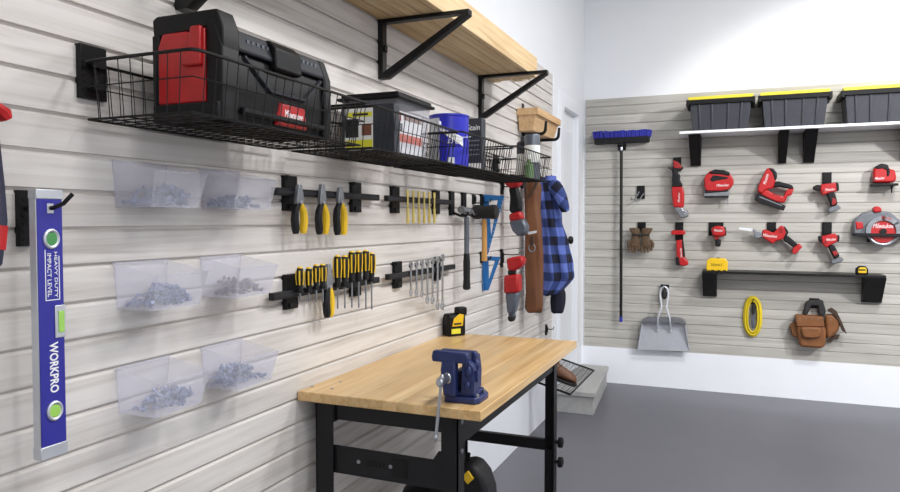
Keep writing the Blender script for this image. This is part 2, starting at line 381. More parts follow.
pm('webbing', '#2c2b2c', .8, var=.2, scale=90, bump=.3)
pm('glove_brown', '#54402c', .75, var=.3, scale=50, bump=.4)
pm('boot_brown', '#6b4630', .55, var=.2, scale=30, bump=.2)
pm('rubber', '#1a1818', .7, var=.15)
pm('lace', '#2a1d16', .8, var=.1)
pm('concrete', '#aeaeac', .75, var=.07, scale=30, bump=.25)
pm('pan_metal', '#bcbec6', .36, metal=.45, var=.05)
pm('pan_tread', '#77797d', .5, metal=.4, var=.15, scale=90)
pm('screw_steel', '#8e9ab8', .4, metal=.25, var=.3, scale=200)
pm('screw_brass', '#8d8494', .4, metal=.25, var=.3, scale=200)
pm('label_white', '#e9e9e6', .5, var=.02)
pm('label_orange', '#d2552f', .5, var=.05)
pm('label_yellow', '#e3dd3b', .5, var=.04)
pm('label_black', '#1e1d1d', .5, var=.04)
pm('label_brown', '#7a4a36', .5, var=.2, scale=40)
pm('carton_dark', '#30333b', .5, var=.08)
pm('can_grey', '#5f646e', .35, metal=.3, var=.06)
pm('bottle_green', '#6f8f62', .4, var=.1)
pm('navy_cloth', '#15172a', .9, var=.1)
pm('tool_navy', '#2b2d42', .45, var=.08)
pm('white_blade', '#eceff2', .3, metal=.3, var=.02)
clear_mat('bin_plastic', '#fdfdfe', .22)
clear_mat('tub_plastic', '#d9dce4', .3, .12)
plaid_mat('plaid')

# ------------------------------------------------------------------ the room
X1, Y0, Y1 = 4.6, -2.6, D + .012
WX = -.012
DY0, DY1, DZ0, DZ1 = 5.285, 5.80, .17, 2.27
struct(MB().box(WX - .12, X1 + .1, Y0 - .1, Y1 + .1, -.1, 0).add('floor', 'floor_epoxy'))
struct(MB().box(WX - .12, X1 + .1, Y0 - .1, Y1 + .1, CEIL, CEIL + .1).add('ceiling', 'ceiling_paint'))
w = MB()
w.box(WX - .12, WX, Y0, DY0, 0, CEIL); w.box(WX - .12, WX, DY1, Y1, 0, CEIL)
w.box(WX - .12, WX, DY0, DY1, DZ1, CEIL); w.box(WX - .12, WX, DY0, DY1, 0, DZ0)
struct(w.add('wall_left', 'white_paint'))
struct(MB().box(WX - .12, X1 + .1, Y1, Y1 + .12, 0, CEIL).add('wall_back', 'white_paint'))
struct(MB().box(X1, X1 + .12, Y0, Y1, 0, CEIL).add('wall_right', 'white_paint'))
struct(MB().box(WX - .12, X1 + .1, Y0 - .12, Y0, 0, CEIL).add('wall_front', 'white_paint'))
# white curb under the slat panels
struct(MB().box(WX, 0, Y0, 4.98, 0, PANEL_BOT).add('baseboard_left', 'curb_paint'))
struct(MB().box(WX, X1, D - .004, Y1, 0, PANEL_BOT).add('baseboard_back', 'curb_paint'))

def slat_profile(zs, bot, top, depth=.012, gw=.0105, gd=.009):
    """(offset from the face, z) outline of a grooved panel, bottom to top"""
    pts = [(0, bot)]
    for z in sorted(zs):
        if z - gw < bot or z + gw > top: continue
        pts += [(0, z - gw * .75), (gd * .35, z - gw * .45), (gd, z - gw * .1), (gd, z + gw * .4), (0, z + gw * .5)]
    return pts + [(0, top), (depth, top), (depth, bot)]
pr = slat_profile([ZL0 - k * S for k in range(-10, 24)], PANEL_BOT, PANEL_TOP)
m = MB(); m.hexa([(-o, Y0 + .02, z) for o, z in pr], [(-o, 4.965, z) for o, z in pr])
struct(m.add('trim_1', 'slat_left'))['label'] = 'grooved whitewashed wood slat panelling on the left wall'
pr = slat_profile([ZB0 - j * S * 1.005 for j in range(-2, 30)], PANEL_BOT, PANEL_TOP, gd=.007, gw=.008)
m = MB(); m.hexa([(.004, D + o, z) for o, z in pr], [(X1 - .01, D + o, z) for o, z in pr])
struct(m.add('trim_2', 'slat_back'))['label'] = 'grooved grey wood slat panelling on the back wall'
struct(MB().box(WX, .004, 4.965, 4.995, .0, PANEL_TOP).add('trim_3', 'trim_paint', bevel=.002))
# door casing
cs = MB(); cs.box(WX, .012, 5.185, DY0, 0, DZ1 + .1).box(WX, .012, DY1, 5.93, 0, DZ1 + .1).box(WX, .012, DY0, DY1, DZ1, DZ1 + .1)

struct(cs.add('trim_4', 'trim_paint'))
dr = struct(MB().box(-.075, -.035, DY0, DY1, DZ0, DZ1).add('door_1', 'trim_paint'))
LOC[dr.name] = tuple(dr.location)
for z0, z1 in ((.32, 1.05), (1.22, 2.12)):
    MB().box(-.036, -.026, DY0 + .09, DY1 - .09, z0, z1).add('door_panel', 'trim_paint', dr, bevel=.006)
kn = MB().lathe([(.026, -.035), (.026, -.028), (.011, -.026), (.011, .01), (.028, .016), (.032, .03), (.026, .045), (.008, .05)], (0, 5.44, 1.25), 'x', 20)
kn.add('door_knob', 'black_steel', dr)
struct(MB().box(WX, 4.6, Y0, Y0 + .012, 0, .1).add('baseboard_front', 'trim_paint'))
struct(MB().box(X1 - .012, X1, Y0, D - .01, 0, .1).add('baseboard_right', 'trim_paint'))

# ------------------------------------------------------------------ camera
cam = bpy.data.cameras.new('camera'); co = bpy.data.objects.new('camera', cam); COL.objects.link(co)
cam.sensor_width = 36; cam.lens = 702 / 900 * 36; cam.clip_start = .02
yaw, pit = .3923, -.03574
F = Vector((-math.sin(yaw) * math.cos(pit), math.cos(yaw) * math.cos(pit), math.sin(pit)))
R = Vector((math.cos(yaw), math.sin(yaw), 0)); U = R.cross(F)
mt = Matrix.Identity(4)
for i in range(3): mt[i][0], mt[i][1], mt[i][2] = R[i], U[i], -F[i]
co.matrix_world = Matrix.Translation((CAMX, 0, EYE)) @ mt
SC.camera = co

# ------------------------------------------------------------------ light
def area(name, loc, target, sx, sy, power, col=(1, 1, 1)):
    l = bpy.data.lights.new(name, 'AREA'); l.shape = 'RECTANGLE'; l.size = sx; l.size_y = sy; l.energy = power; l.color = col
    o = bpy.data.objects.new(name, l); COL.objects.link(o); o.location = loc
    o.rotation_euler = (Vector(target) - Vector(loc)).to_track_quat('-Z', 'Y').to_euler()
    return o
area('ceiling_lamp_and_fill', (2.5, 3.95, 3.66), (2.5, 3.95, 0), .4, .4, 112)
area('ceiling_lamp_and_fill', (2.2, 2.1, 3.66), (2.2, 2.1, 0), .4, .4, 65)
area('ceiling_lamp_and_fill', (2.6, .4, 3.66), (2.6, .4, 0), 1.2, 1.2, 60)  # wide overhead fill added to soften the room, not a fitting
area('front_fill', (3.4, -2.4, 1.9), (1.2, 4., 1.2), 2.4, 2.4, 55, (.96, .98, 1))  # soft fill added inside the closed front wall, which has no opening
sp = bpy.data.lights.new('diagonal_spot', 'SPOT'); sp.energy = 520; sp.spot_size = math.radians(49); sp.spot_blend = .2; sp.shadow_soft_size = .12  # unseen spot added, cone shaped to draw the bright diagonal on the back wall
so = bpy.data.objects.new('diagonal_spot', sp); COL.objects.link(so); so.location = (4.2, 3.2, 3.0)
so.rotation_euler = (Vector((2.35, 6.1, 1.7)) - so.location).to_track_quat('-Z', 'Y').to_euler()
wd = bpy.data.worlds.new('world'); SC.world = wd; wd.use_nodes = True
wd.node_tree.nodes['Background'].inputs[0].default_value = (.9, .95, 1, 1); wd.node_tree.nodes['Background'].inputs[1].default_value = .6
SC.view_settings.view_transform = 'Standard'; SC.view_settings.look = 'None'; SC.view_settings.exposure = -0.35; SC.view_settings.gamma = 1
SC.view_settings.use_curve_mapping = False
# ================================================================== LEFT WALL: shelf on steel brackets
SH0, SH1 = -.6, 3.62
sh = thing('wooden_shelf', 'long raw pine shelf high on the left wall over the wire baskets', 'shelf', (.115, 1.5, 2.149))
for k in range(4):
    MB().box(.002 + k * .0585, .002 + k * .0585 + .0545, SH0, SH1 + (.02, -.01, .035, .005)[k], 2.149, 2.187).add('board', 'pine', sh, bevel=.002)
MB().box(.236, .262, SH0, SH1 - .02, 2.149, 2.252).add('front_board', 'pine', sh, bevel=.003)
def shelf_bracket(y, label, zb=1.93):
    t = thing('shelf_bracket', label, 'bracket', (.0, y, zb), 'black triangular brackets under the pine shelf')
    MB().box(-.003, .02, y - .017, y + .017, zb, 2.1485).add('wall_bar', 'black_steel', t, bevel=.0015)
    MB().box(.02, .362, y - .017, y + .017, 2.1345, 2.1485).add('arm', 'black_steel', t, bevel=.0015)
    MB().prism([(.02, zb), (.02, zb + .022), (.338, 2.1345), (.362, 2.1345), (.362, 2.128), (.036, zb)], 'y', y - .017, y + .017).add('brace', 'black_steel', t, bevel=.0015)
    MB().box(.02, .027, y - .011, y + .011, 2.03, 2.055).add('slot_clip', 'black_plastic', t, bevel=.002)
shelf_bracket(1.335, 'black shelf bracket nearest the camera, above the black and red toolbox', 1.905)
shelf_bracket(2.354, 'middle black triangular bracket of the pine shelf, above the clear tub')
shelf_bracket(3.437, 'far black triangular bracket at the door end of the pine shelf')

# ================================================================== wire baskets
def basket(y0, y1, label, ztop=1.722, zb=1.607, x0=.022, x1=.31, taper=.012):
    t = thing('wire_basket', label, 'basket', ((x0 + x1) / 2, (y0 + y1) / 2, zb), 'black wire baskets along the left wall')
    T = [(x0, y0), (x1, y0), (x1, y1), (x0, y1)]
    B = [(x0, y0 + taper), (x1 - taper * 1.6, y0 + taper), (x1 - taper * 1.6, y1 - taper), (x0, y1 - taper)]
    def rnd(c, z, r=.02):
        out = []
        for i in range(4):
            p, q, n = Vector(c[i]), Vector(c[i - 1]), Vector(c[(i + 1) % 4])
            a = p + (q - p).normalized() * r; b = p + (n - p).normalized() * r
            for k in range(4):
                s = k / 3; v = a * (1 - s) ** 2 + p * 2 * s * (1 - s) + b * s * s
                out.append((v.x, v.y, z))
        return out
    MB().tube(rnd(T, ztop), .0036, 6, True).add('rim', 'black_wire', t)
    m = MB()
    def edge(i, n):
        a, b, c, d = Vector(T[i]), Vector(T[(i + 1) % 4]), Vector(B[i]), Vector(B[(i + 1) % 4])
        for k in range(1, n):
            s = k / n; p = a.lerp(b, s); q = c.lerp(d, s); yield p, q
    nl, ns = int((y1 - y0) / .031), 9
    for i, n in ((0, ns), (1, nl), (2, ns), (3, nl)):
        for p, q in edge(i, n): m.tube([(p.x, p.y, ztop), (q.x, q.y, zb)], .0014, 4)
    for z in ((ztop + zb) / 2 + .008,):
        f = (z - zb) / (ztop - zb); m.tube([(Vector(B[i]).lerp(Vector(T[i]), f).x, Vector(B[i]).lerp(Vector(T[i]), f).y, z) for i in range(4)], .0014, 4, True)
    m.add('side_wires', 'black_wire', t)
    m = MB(); m.tube([(x, y, zb) for x, y in B], .0026, 5, True)
    for k in range(1, nl): y = B[0][1] + (B[3][1] - B[0][1]) * k / nl; m.tube([(B[0][0], y, zb), (B[1][0], y, zb)], .0014, 4)
    for k in range(1, 5): x = B[0][0] + (B[1][0] - B[0][0]) * k / 5; m.tube([(x, B[0][1], zb), (x, B[3][1], zb)], .0016, 4)
    m.add('base_wires', 'black_wire', t)
    for y in (y0 + .035, y1 - .035):
        b = MB(); b.box(-.003, .013, y - .032, y + .032, 1.652, 1.762); b.box(.013, .03, y - .014, y + .014, 1.715, 1.73); b.box(.013, .03, y - .014, y + .014, 1.67, 1.68)
        for k in range(5): b.box(.013, .0145, y - .03, y - .02, 1.67 + k * .014, 1.677 + k * .014)
        b.add('wall_plate', 'black_plastic', t, bevel=.0015)
    return t
basket(1.04, 1.705, 'near black wire basket on the left wall carrying the black toolbox')
basket(1.745, 2.385, 'black wire basket holding the clear black-lidded tub, second along the wall')
basket(2.41, 3.05, 'black wire basket holding the blue paint can, third along the wall', ztop=1.728)
basket(3.09, 3.72, 'farthest black wire basket, under the pale wooden box', ztop=1.742, zb=1.612)

# ------------------------------------------------------------------ toolbox
t = thing('toolbox', 'black rugged toolbox with a bright red end lying in the nearest wire basket', 'toolbox', (.165, 1.355, 1.611))
zb = 1.611
m = MB(); m.prism([(.082, zb), (.252, zb), (.262, zb + .05), (.258, zb + .15), (.235, zb + .2), (.1, zb + .2), (.078, zb + .15)], 'y', 1.17, 1.555)
m.add('body', 'black_plastic', t, bevel=.006)
m = MB(); m.prism([(.092, zb + .04), (.222, zb + .04), (.222, zb + .205), (.2, zb + .19), (.17, zb + .2), (.105, zb + .2), (.092, zb + .17)], 'y', 1.135, 1.172)
m.prism([(.17, zb + .12), (.222, zb + .12), (.222, zb + .206), (.195, zb + .206), (.185, zb + .165), (.17, zb + .15)], 'y', 1.122, 1.136)
m.add('end_panel', 'tool_red', t, bevel=.004)
m = MB(); m.prism([(.075, zb + .195), (.245, zb + .205), (.268, zb + .155), (.268, zb + .205), (.252, zb + .243), (.085, zb + .243), (.072, zb + .235)], 'y', 1.14, 1.195)
m.prism([(.224, zb), (.264, zb), (.268, zb + .16), (.245, zb + .22), (.224, zb + .215)], 'y', 1.138, 1.195)
m.prism([(.074, zb), (.092, zb), (.092, zb + .2), (.072, zb + .2)], 'y', 1.138, 1.19)
m.prism([(.08, zb), (.262, zb), (.262, zb + .04), (.08, zb + .04)], 'y', 1.13, 1.19)
m.add('end_frame', 'black_plastic', t, bevel=.004)
m = MB(); m.prism([(.08, zb), (.266, zb), (.272, zb + .05), (.27, zb + .16), (.25, zb + .215), (.09, zb + .215), (.074, zb + .16)], 'y', 1.535, 1.568)
m.add('end_frame', 'black_plastic', t, bevel=.006)
m = MB(); m.prism([(.1, zb + .195), (.236, zb + .195), (.262, zb + .158), (.268, zb + .165), (.25, zb + .212), (.22, zb + .224), (.1, zb + .224)], 'y', 1.195, 1.537)
lid = m.add('lid', 'grey_plastic', t, bevel=.004)
m = MB()
for k in range(5): m.box(.25, .2605, 1.23 + k * .018, 1.238 + k * .018, zb + .187, zb + .195)
m.add('lit_vent_slots', 'can_grey', lid)  # grey blocks paint the light that shows through the slots
m = MB()
for k in range(5): m.box(.25, .2605, 1.43 + k * .018, 1.438 + k * .018, zb + .187, zb + .195)
m.add('lit_vent_slots', 'can_grey', lid)
MB().prism([(.262, zb + .14), (.278, zb + .145), (.276, zb + .195), (.255, zb + .215), (.24, zb + .215)], 'y', 1.315, 1.42).add('latch', 'black_plastic', t, bevel=.004)
m = MB()
for a, b in (((1.22, zb + .155), (1.31, zb + .09)), ((1.53, zb + .155), (1.45, zb + .09))):
    m.tube([(.259, a[0], a[1]), (.263, b[0], b[1])], .006, 6)
m.tube([(.263, 1.31, zb + .09), (.263, 1.45, zb + .09)], .006, 6)
m.add('front_ribs', 'grey_plastic', t)
m = MB(); m.hexa([(.258, 1.33, zb + .012), (.258, 1.46, zb + .012), (.258, 1.45, zb + .07), (.258, 1.345, zb + .07)], [(.268, 1.335, zb + .015), (.268, 1.455, zb + .015), (.268, 1.445, zb + .066), (.268, 1.35, zb + .066)])
bd = m.add('badge', 'tool_red', t, bevel=.002)
text('Milwaukee', (.2685, 1.397, zb + .043), (0, 1, 0), (0, 0, 1), .022, 'white_print', bd, width=.075, shear=.2)
MB().prism([(.262, zb + .02), (.275, zb + .022), (.275, zb + .034), (.262, zb + .036)], 'y', 1.2, 1.53).add('front_rail', 'black_plastic', t, bevel=.003)

for o in [t] + list(t.children):
    pass
t.location.y += .025; t.scale = (.97, .965, .945)
# ------------------------------------------------------------------ contents of the baskets
zf = 1.611
t = thing('storage_tub', 'clear plastic tub with black lid in the second wire basket', 'tub', (.16, 2.11, zf))
x0, x1, y0, y1, zt = .06, .258, 1.985, 2.235, 1.785
m = MB()
m.hexa([(x0 + .012, y0 + .012, zf), (x1 - .012, y0 + .012, zf), (x1 - .012, y1 - .012, zf), (x0 + .012, y1 - .012, zf)], [(x0, y0, zt), (x1, y0, zt), (x1, y1, zt), (x0, y1, zt)])
top = [f for f in m.bm.faces if all(abs(v.co.z - zt) < 1e-6 for v in f.verts)]
bmesh.ops.delete(m.bm, geom=top, context='FACES_ONLY')
m.add('body', 'tub_plastic', t)
m = MB(); m.box(x0 - .014, x1 + .014, y0 - .014, y1 + .014, zt, zt + .01); m.box(x0 - .004, x1 + .004, y0 - .004, y1 + .004, zt + .01, zt + .022)
m.add('lid', 'black_plastic', t, bevel=.003)
t = thing('carton', 'dark carton with yellow and white label, in front of the clear tub in its basket', 'box', (.17, 1.95, zf))
MB().box(.088, .275, 1.93, 1.968, zf, zf + .15).add('body', 'carton_dark', t, bevel=.002)
MB().box(.101, .201, 1.9288, 1.93, zf + .008, zf + .14).add('label_sheet', 'label_white', t)
MB().box(.105, .2, 1.928, 1.9288, zf + .012, zf + .042).add('label_band', 'label_yellow', t)
MB().box(.112, .198, 1.928, 1.9288, zf + .113, zf + .128).add('label_band', 'label_yellow', t)
MB().box(.103, .15, 1.9282, 1.9288, zf + .05, zf + .108).add('label_picture', 'label_black', t)
MB().box(.162, .196, 1.9282, 1.9288, zf + .055, zf + .09).add('label_picture', 'label_brown', t)
MB().box(.13, .185, 1.9274, 1.928, zf + .117, zf + .124).add('label_print', 'label_black', t)
t = thing('carton', 'white carton with orange bands showing through the front of the clear tub', 'box', (.2, 2.11, zf + .003))
MB().box(.165, .238, 2.01, 2.21, zf + .003, zf + .145).add('body', 'label_white', t, bevel=.002)
MB().box(.238, .2388, 2.012, 2.208, zf + .045, zf + .072).add('label_band', 'label_orange', t)
MB().box(.238, .2388, 2.07, 2.208, zf + .118, zf + .135).add('label_band', 'label_brown', t)
MB().box(.238, .2388, 2.012, 2.05, zf + .112, zf + .14).add('label_band', 'label_orange', t)
MB().box(.238, .2388, 2.02, 2.06, zf + .078, zf + .105).add('label_picture', 'label_black', t)
t = tag(MB().box(.085, .16, 2.01, 2.2, zf + .003, zf + .12).add('carton', 'carton_dark', bevel=.003), 'plain dark carton inside the clear tub, behind the white and orange carton', 'box')

t = thing('paint_can', 'blue paint can with white label band and wire bail in the third basket', 'paint can', (.178, 2.60, zf))
c = (.178, 2.60, zf)
MB().lathe([(.079, .004), (.081, 0), (.081, .006), (.0785, .008), (.0785, .196), (.081, .199), (.081, .206), (.077, .207), (.074, .2), (.02, .2)], c, 'z', 40).add('body', 'can_blue', t)
MB().lathe([(.0725, .2), (.0725, .204), (.064, .204), (.062, .198), (.01, .199)], c, 'z', 36).add('lid', 'dull_steel', t)
def wrap(c, r, a0, a1, z0, z1, n=16, zf1=None):
    m = MB(); A, B = [], []
    for i in range(n + 1):
        a = math.radians(a0 + (a1 - a0) * i / n); s = i / n
        lo, hi = (z0, z1) if zf1 is None else zf1(s)
        A.append((r, a, lo, hi))
    rings = [[(c[0] + rr * math.cos(a), c[1] + rr * math.sin(a), c[2] + z) for rr, z in ((r, lo), (r, hi), (r + .0008, hi), (r + .0008, lo))] for r, a, lo, hi in A]
    return m.loft(rings)
wrap(c, .0788, -178, -96, .01, .19).add('label_panel', 'alu', t)
wrap(c, .0798, -94, -25, 0, 0, 20, lambda s: (.142 - .062 * s ** .8, .15 - .035 * s)).add('label_swoosh', 'white_print', t)
wrap(c, .0795, -72, -52, .012, .036).add('label_band', 'alu', t)
MB().lathe([(.018, .0), (.018, .004), (.012, .007), (.004, .008)], (c[0] - .045, c[1] - .067, 0), 'y', 16).add('ear', 'alu', t) if False else None
e = MB(); e.ball((c[0] - .016, c[1] - .079, zf + .165), (.017, .008, .017), 16, 7); e.add('bail_ear', 'alu', t)
MB().tube([(c[0] - .016, c[1] - .087, zf + .165), (c[0] + .02, c[1] - .09, zf + .14), (c[0] + .05, c[1] - .085, zf + .115), (c[0] + .08, c[1] - .05, zf + .113), (c[0] + .092, c[1], zf + .12)], .0018, 6).add('bail', 'alu', t)
text('SUPER', (c[0] + .0485, c[1] - .067, zf + .098), (.81, .585, 0), (0, 0, 1), .017, 'white_print', t, width=.05)

t = thing('stain_can', 'tall dark square can with white lettering beside the blue paint can', 'can', (.178, 2.9, zf))
MB().box(.138, .218, 2.875, 2.925, zf, zf + .235).add('body', 'carton_dark', t, bevel=.004)
text('Stain', (.178, 2.8745, zf + .195), (1, 0, 0), (0, 0, 1), .024, 'white_print', t, width=.06, shear=.2)
MB().box(.142, .214, 2.8742, 2.875, zf + .01, zf + .04).add('label_band', 'label_white', t)
m = MB()
for k in range(4): m.box(.15, .206, 2.8742, 2.875, zf + .075 + k * .02, zf + .081 + k * .02)
m.add('label_lines', 'dull_steel', t)

zf = 1.616
t = thing('spray_can', 'grey and white cylindrical can standing in the farthest wire basket', 'can', (.238, 3.6, zf))
MB().lathe([(.038, 0), (.041, .004), (.041, .23), (.038, .238), (.02, .24)], (.238, 3.6, zf), 'z', 28).add('body', 'can_grey', t)
MB().lathe([(.0414, .09), (.042, .092), (.042, .178), (.0414, .18)], (.238, 3.6, zf), 'z', 28).add('label_band', 'label_white', t)
t = thing('spray_can', 'slim dark grey can behind the grey and white can in the farthest basket', 'can', (.17, 3.652, zf))
MB().lathe([(.03, 0), (.033, .004), (.033, .2), (.028, .208), (.012, .212), (.012, .235), (.005, .237)], (.17, 3.652, zf), 'z', 24).add('body', 'carton_dark', t)
MB().lathe([(.0334, .03), (.034, .032), (.034, .14), (.0334, .142)], (.17, 3.652, zf), 'z', 24).add('label_band', 'label_white', t)
t = thing('squeeze_bottle', 'small green bottle low in the farthest wire basket', 'bottle', (.25, 3.5, zf))
MB().lathe([(.02, 0), (.024, .004), (.024, .07), (.01, .088), (.01, .1)], (.25, 3.5, zf), 'z', 20).add('body', 'bottle_green', t)
MB().lathe([(.012, .1), (.012, .115), (.003, .125)], (.25, 3.5, zf), 'z', 16).add('cap', 'label_white', t)

# ------------------------------------------------------------------ wooden box on J hooks
t = thing('wooden_box', 'pale wooden planter-style box held by J hooks beside the door', 'box', (.065, 4.35, 1.945))
x0, x1 = .006, .128
m = MB()
m.hexa([(x0, 4.12, 1.945), (x1 - .035, 4.12, 1.945), (x1 - .035, 4.635, 1.945), (x0, 4.635, 1.945)], [(x0, 4.1, 2.04), (x1 - .008, 4.1, 2.04), (x1 - .008, 4.65, 2.04), (x0, 4.65, 2.04)])
m.add('body', 'box_pine', t, bevel=.003)
m = MB()
for b in ((x0 - .004, x1 + .006, 4.09, 4.108), (x0 - .004, x1 + .006, 4.642, 4.66), (x1 - .012, x1 + .006, 4.108, 4.642), (x0 - .004, x0 + .014, 4.108, 4.642)): m.box(*b, 2.036, 2.078)
m.add('rim', 'box_pine', t, bevel=.002)
def jhook(y, label):
    t = thing('j_hook', label, 'hook', (.0, y, 1.93), 'black J hooks under the wooden box')
    MB().box(-.003, .006, y - .018, y + .018, 1.92, 2.125).add('wall_plate', 'black_plastic', t, bevel=.001)
    pts = [(.004, y, 1.934), (.06, y, 1.934), (.115, y, 1.934)] + arc((.118, y, 1.962), .028, -PI / 2, 0, 5)[1:] + [(.15, y, 2.01)]
    MB().tube(pts, [.010] * (len(pts) - 1) + [.008], 8).add('prong', 'black_plastic', t)
jhook(4.215, 'black J hook holding the near end of the wooden box')
jhook(4.55, 'black J hook holding the door end of the wooden box')
# ================================================================== level, bins
def wall_hook(y, z, label, x=.09, drop=.0, name='wall_hook', w=.016, h=.104, up=.015, group=None, tip=0):
    """slat hook: flat plate on the wall and one upturned prong"""
    t = thing(name, label, 'hook', (0, y, z - h), group)
    m = MB(); m.box(-.003, .010, y - w, y + w, z - h, z); m.box(.01, .016, y - w * .7, y + w * .7, z - h * .75, z - h * .2)
    m.add('wall_plate', 'black_plastic', t, bevel=.0015)
    MB().tube([(.008, y, z - .03 - drop), (x * .6, y + tip * .5, z - .033 - drop), (x * .9, y + tip * .8, z - .03 - drop), (x, y + tip, z - .03 - drop + up)], .0032, 8).add('prong', 'black_steel', t)
    return t
t = thing('spirit_level', 'long blue spirit level hanging upright on the left wall', 'level', (.071, .914, .963))
a, b = .8875, .9405
MB().box(.062, .080, a, b, .968, 1.453).add('body', 'alu', t, bevel=.001)
m = MB()
# blue face with two openings and one bite at the edge
m.box(.080, .082, a + .001, b - .001, .984, 1.44); m.add('face', 'level_blue', t, bevel=.0006)
for z0, z1 in ((.960, .984), (1.44, 1.458)): MB().box(.061, .083, a - .001, b + .001, z0, z1).add('end_cap', 'alu', t, bevel=.0015)
for z, mt_, nm in ((1.367, 'vial_green', 'vial'), (1.047, 'vial_lime', 'vial')):
    yc = .9155
    r = MB(); r.tube([(.083, yc + .0138 * math.cos(q), z + .0158 * math.sin(q)) for q in [2 * PI * k / 20 for k in range(20)]], .0032, 6, True)
    vr = r.add('vial_ring', 'alu', t)
    MB().lathe([(.0118, .0), (.0118, .0025), (.004, .003)], (.082, yc, z), 'x', 20).add(nm, mt_, vr)
vr = MB().box(.082, .0845, b - .021, b + .0005, 1.182, 1.243).add('vial_frame', 'alu', t, bevel=.002)
MB().box(.0845, .086, b - .015, b - .003, 1.192, 1.232).add('vial', 'vial_lime', vr, bevel=.001)
text('WORKPRO', (.0822, .9165, 1.128), (0, 0, -1), (0, 1, 0), .0175, 'white_print', t, width=.094, bold=.022)
text('IMPACT LEVEL', (.0822, .9105, 1.30), (0, 0, -1), (0, 1, 0), .008, 'white_print', t, width=.08)
text('HEAVY DUTY', (.0822, .924, 1.30), (0, 0, -1), (0, 1, 0), .006, 'white_print', t, width=.085)
m = MB(); m.box(.0818, .0824, .902, .9035, 1.254, 1.347); m.box(.0818, .0824, .93, .9315, 1.254, 1.335); m.box(.0818, .0824, .902, .9315, 1.253, 1.2545); m.add('label_frame', 'white_print', t)
MB().box(.0818, .0828, .9085, .9215, 1.414, 1.432).add('hang_slot', 'alu', t, bevel=.001)
t = thing('wall_hook', 'black hook holding the blue spirit level', 'hook', (0, .922, 1.35))
m = MB(); m.box(-.003, .012, .906, .936, 1.352, 1.458)
for k in range(6): m.box(.012, .0135, .911, .931, 1.362 + k * .015, 1.368 + k * .015)
m.add('wall_plate', 'black_plastic', t, bevel=.0015)
MB().tube([(.01, .918, 1.424), (.06, .917, 1.423), (.09, .916, 1.424), (.108, .922, 1.432), (.12, .932, 1.45)], .0042, 8).add('prong', 'black_steel', t)

t = thing('bolt_cutter', 'red and navy hand tool cut off by the left edge of the photo', 'tool', (.05, .85, 1.28))
MB().tube([(.05, .828, 1.585), (.05, .831, 1.53), (.05, .834, 1.46), (.05, .835, 1.4), (.05, .826, 1.33), (.05, .79, 1.29)], [.010, .013, .016, .018, .017, .012], 10).add('handle', 'tool_navy', t)
MB().loft([[(.05 + .018 * math.cos(q), y + .02 * math.sin(q) * k, z + .006 * math.sin(q)) for q in [2 * PI * i / 10 for i in range(10)]] for y, z, k in ((.78, 1.61, 1), (.815, 1.606, 1.0), (.846, 1.592, .9), (.854, 1.58, .4))]).add('head', 'tool_red', t)
MB().tube([(.05, .8355, 1.392), (.05, .83, 1.35)], .0185, 10).add('grip_band', 'tool_red', t)
wall_hook(.80, 1.65, 'black hook holding the red and navy tool at the left edge', x=.085, drop=.012)

def bin_(y0, z0, h, label):
    y1 = y0 + .155
    t = thing('parts_bin', label, 'bin', (.06, (y0 + y1) / 2, z0), 'translucent parts bins on the left wall')
    m = MB(); th = .0022; xb, xt = .104, .124; hf = h * .76; e = .008
    m.hexa([(.001, y0 + e, z0), (.001 + th, y0 + e, z0), (.001 + th, y1 - e, z0), (.001, y1 - e, z0)], [(.001, y0, z0 + h), (.001 + th, y0, z0 + h), (.001 + th, y1, z0 + h), (.001, y1, z0 + h)])
    m.hexa([(.001, y0 + e, z0), (xb, y0 + e, z0), (xb, y1 - e, z0), (.001, y1 - e, z0)], [(.001, y0 + e, z0 + th), (xb, y0 + e, z0 + th), (xb, y1 - e, z0 + th), (.001, y1 - e, z0 + th)])
    m.hexa([(xb - th, y0 + e, z0), (xb, y0 + e, z0), (xb, y1 - e, z0), (xb - th, y1 - e, z0)], [(xt - th, y0, z0 + hf), (xt, y0, z0 + hf), (xt, y1, z0 + hf), (xt - th, y1, z0 + hf)])
    for ya, yb, d in ((y0 + e, y0, 1), (y1 - e, y1, -1)):
        m.hexa([(.001, ya, z0), (xb, ya, z0), (xb, ya + d * th, z0), (.001, ya + d * th, z0)], [(.001, yb, z0 + h), (xt, yb, z0 + hf), (xt, yb + d * th, z0 + hf), (.001, yb + d * th, z0 + h)])
    m.add('tray', 'bin_plastic', t)
    MB().box(-.003, .0045, y0 - .001, y1 + .001, z0 + h - .004, z0 + h).add('back_rim', 'bin_plastic', t)
    m = MB(); m.hexa([(xt - .002, y0, z0 + hf - .003), (xt + .002, y0, z0 + hf - .003), (xt + .002, y1, z0 + hf - .003), (xt - .002, y1, z0 + hf - .003)], [(xt - .002, y0, z0 + hf), (xt + .002, y0, z0 + hf), (xt + .002, y1, z0 + hf), (xt - .002, y1, z0 + hf)])
    m.add('front_rim', 'bin_plastic', t)
def hardware(y0, z0, n, ymid, hmax, mat, label, seed):
    rn = random.Random(seed); m = MB()
    for k in range(n):
        y = min(max(rn.gauss(ymid, .035), y0 + .02), y0 + .135); x = rn.uniform(.018, .088)
        hh = hmax * 1.2 * max(.15, 1 - ((y - ymid) / .07) ** 2)
        z = z0 + .008 + rn.random() * hh
        d = Vector((rn.uniform(-1, 1), rn.uniform(-1, 1), rn.uniform(-.4, .4))).normalized(); L = rn.uniform(.006, .011)
        p = Vector((x, y, z)); m.tube([p - d * L, p + d * L * .5, p + d * L * .5, p + d * L], [.0024, .0024, .005, .005], 5)
    tag(m.add('screws', mat), label, 'screws', None, 'stuff')
rows = ((1.43, .102, 'top'), (1.208, .101, 'middle'), (.977, .102, 'bottom'))
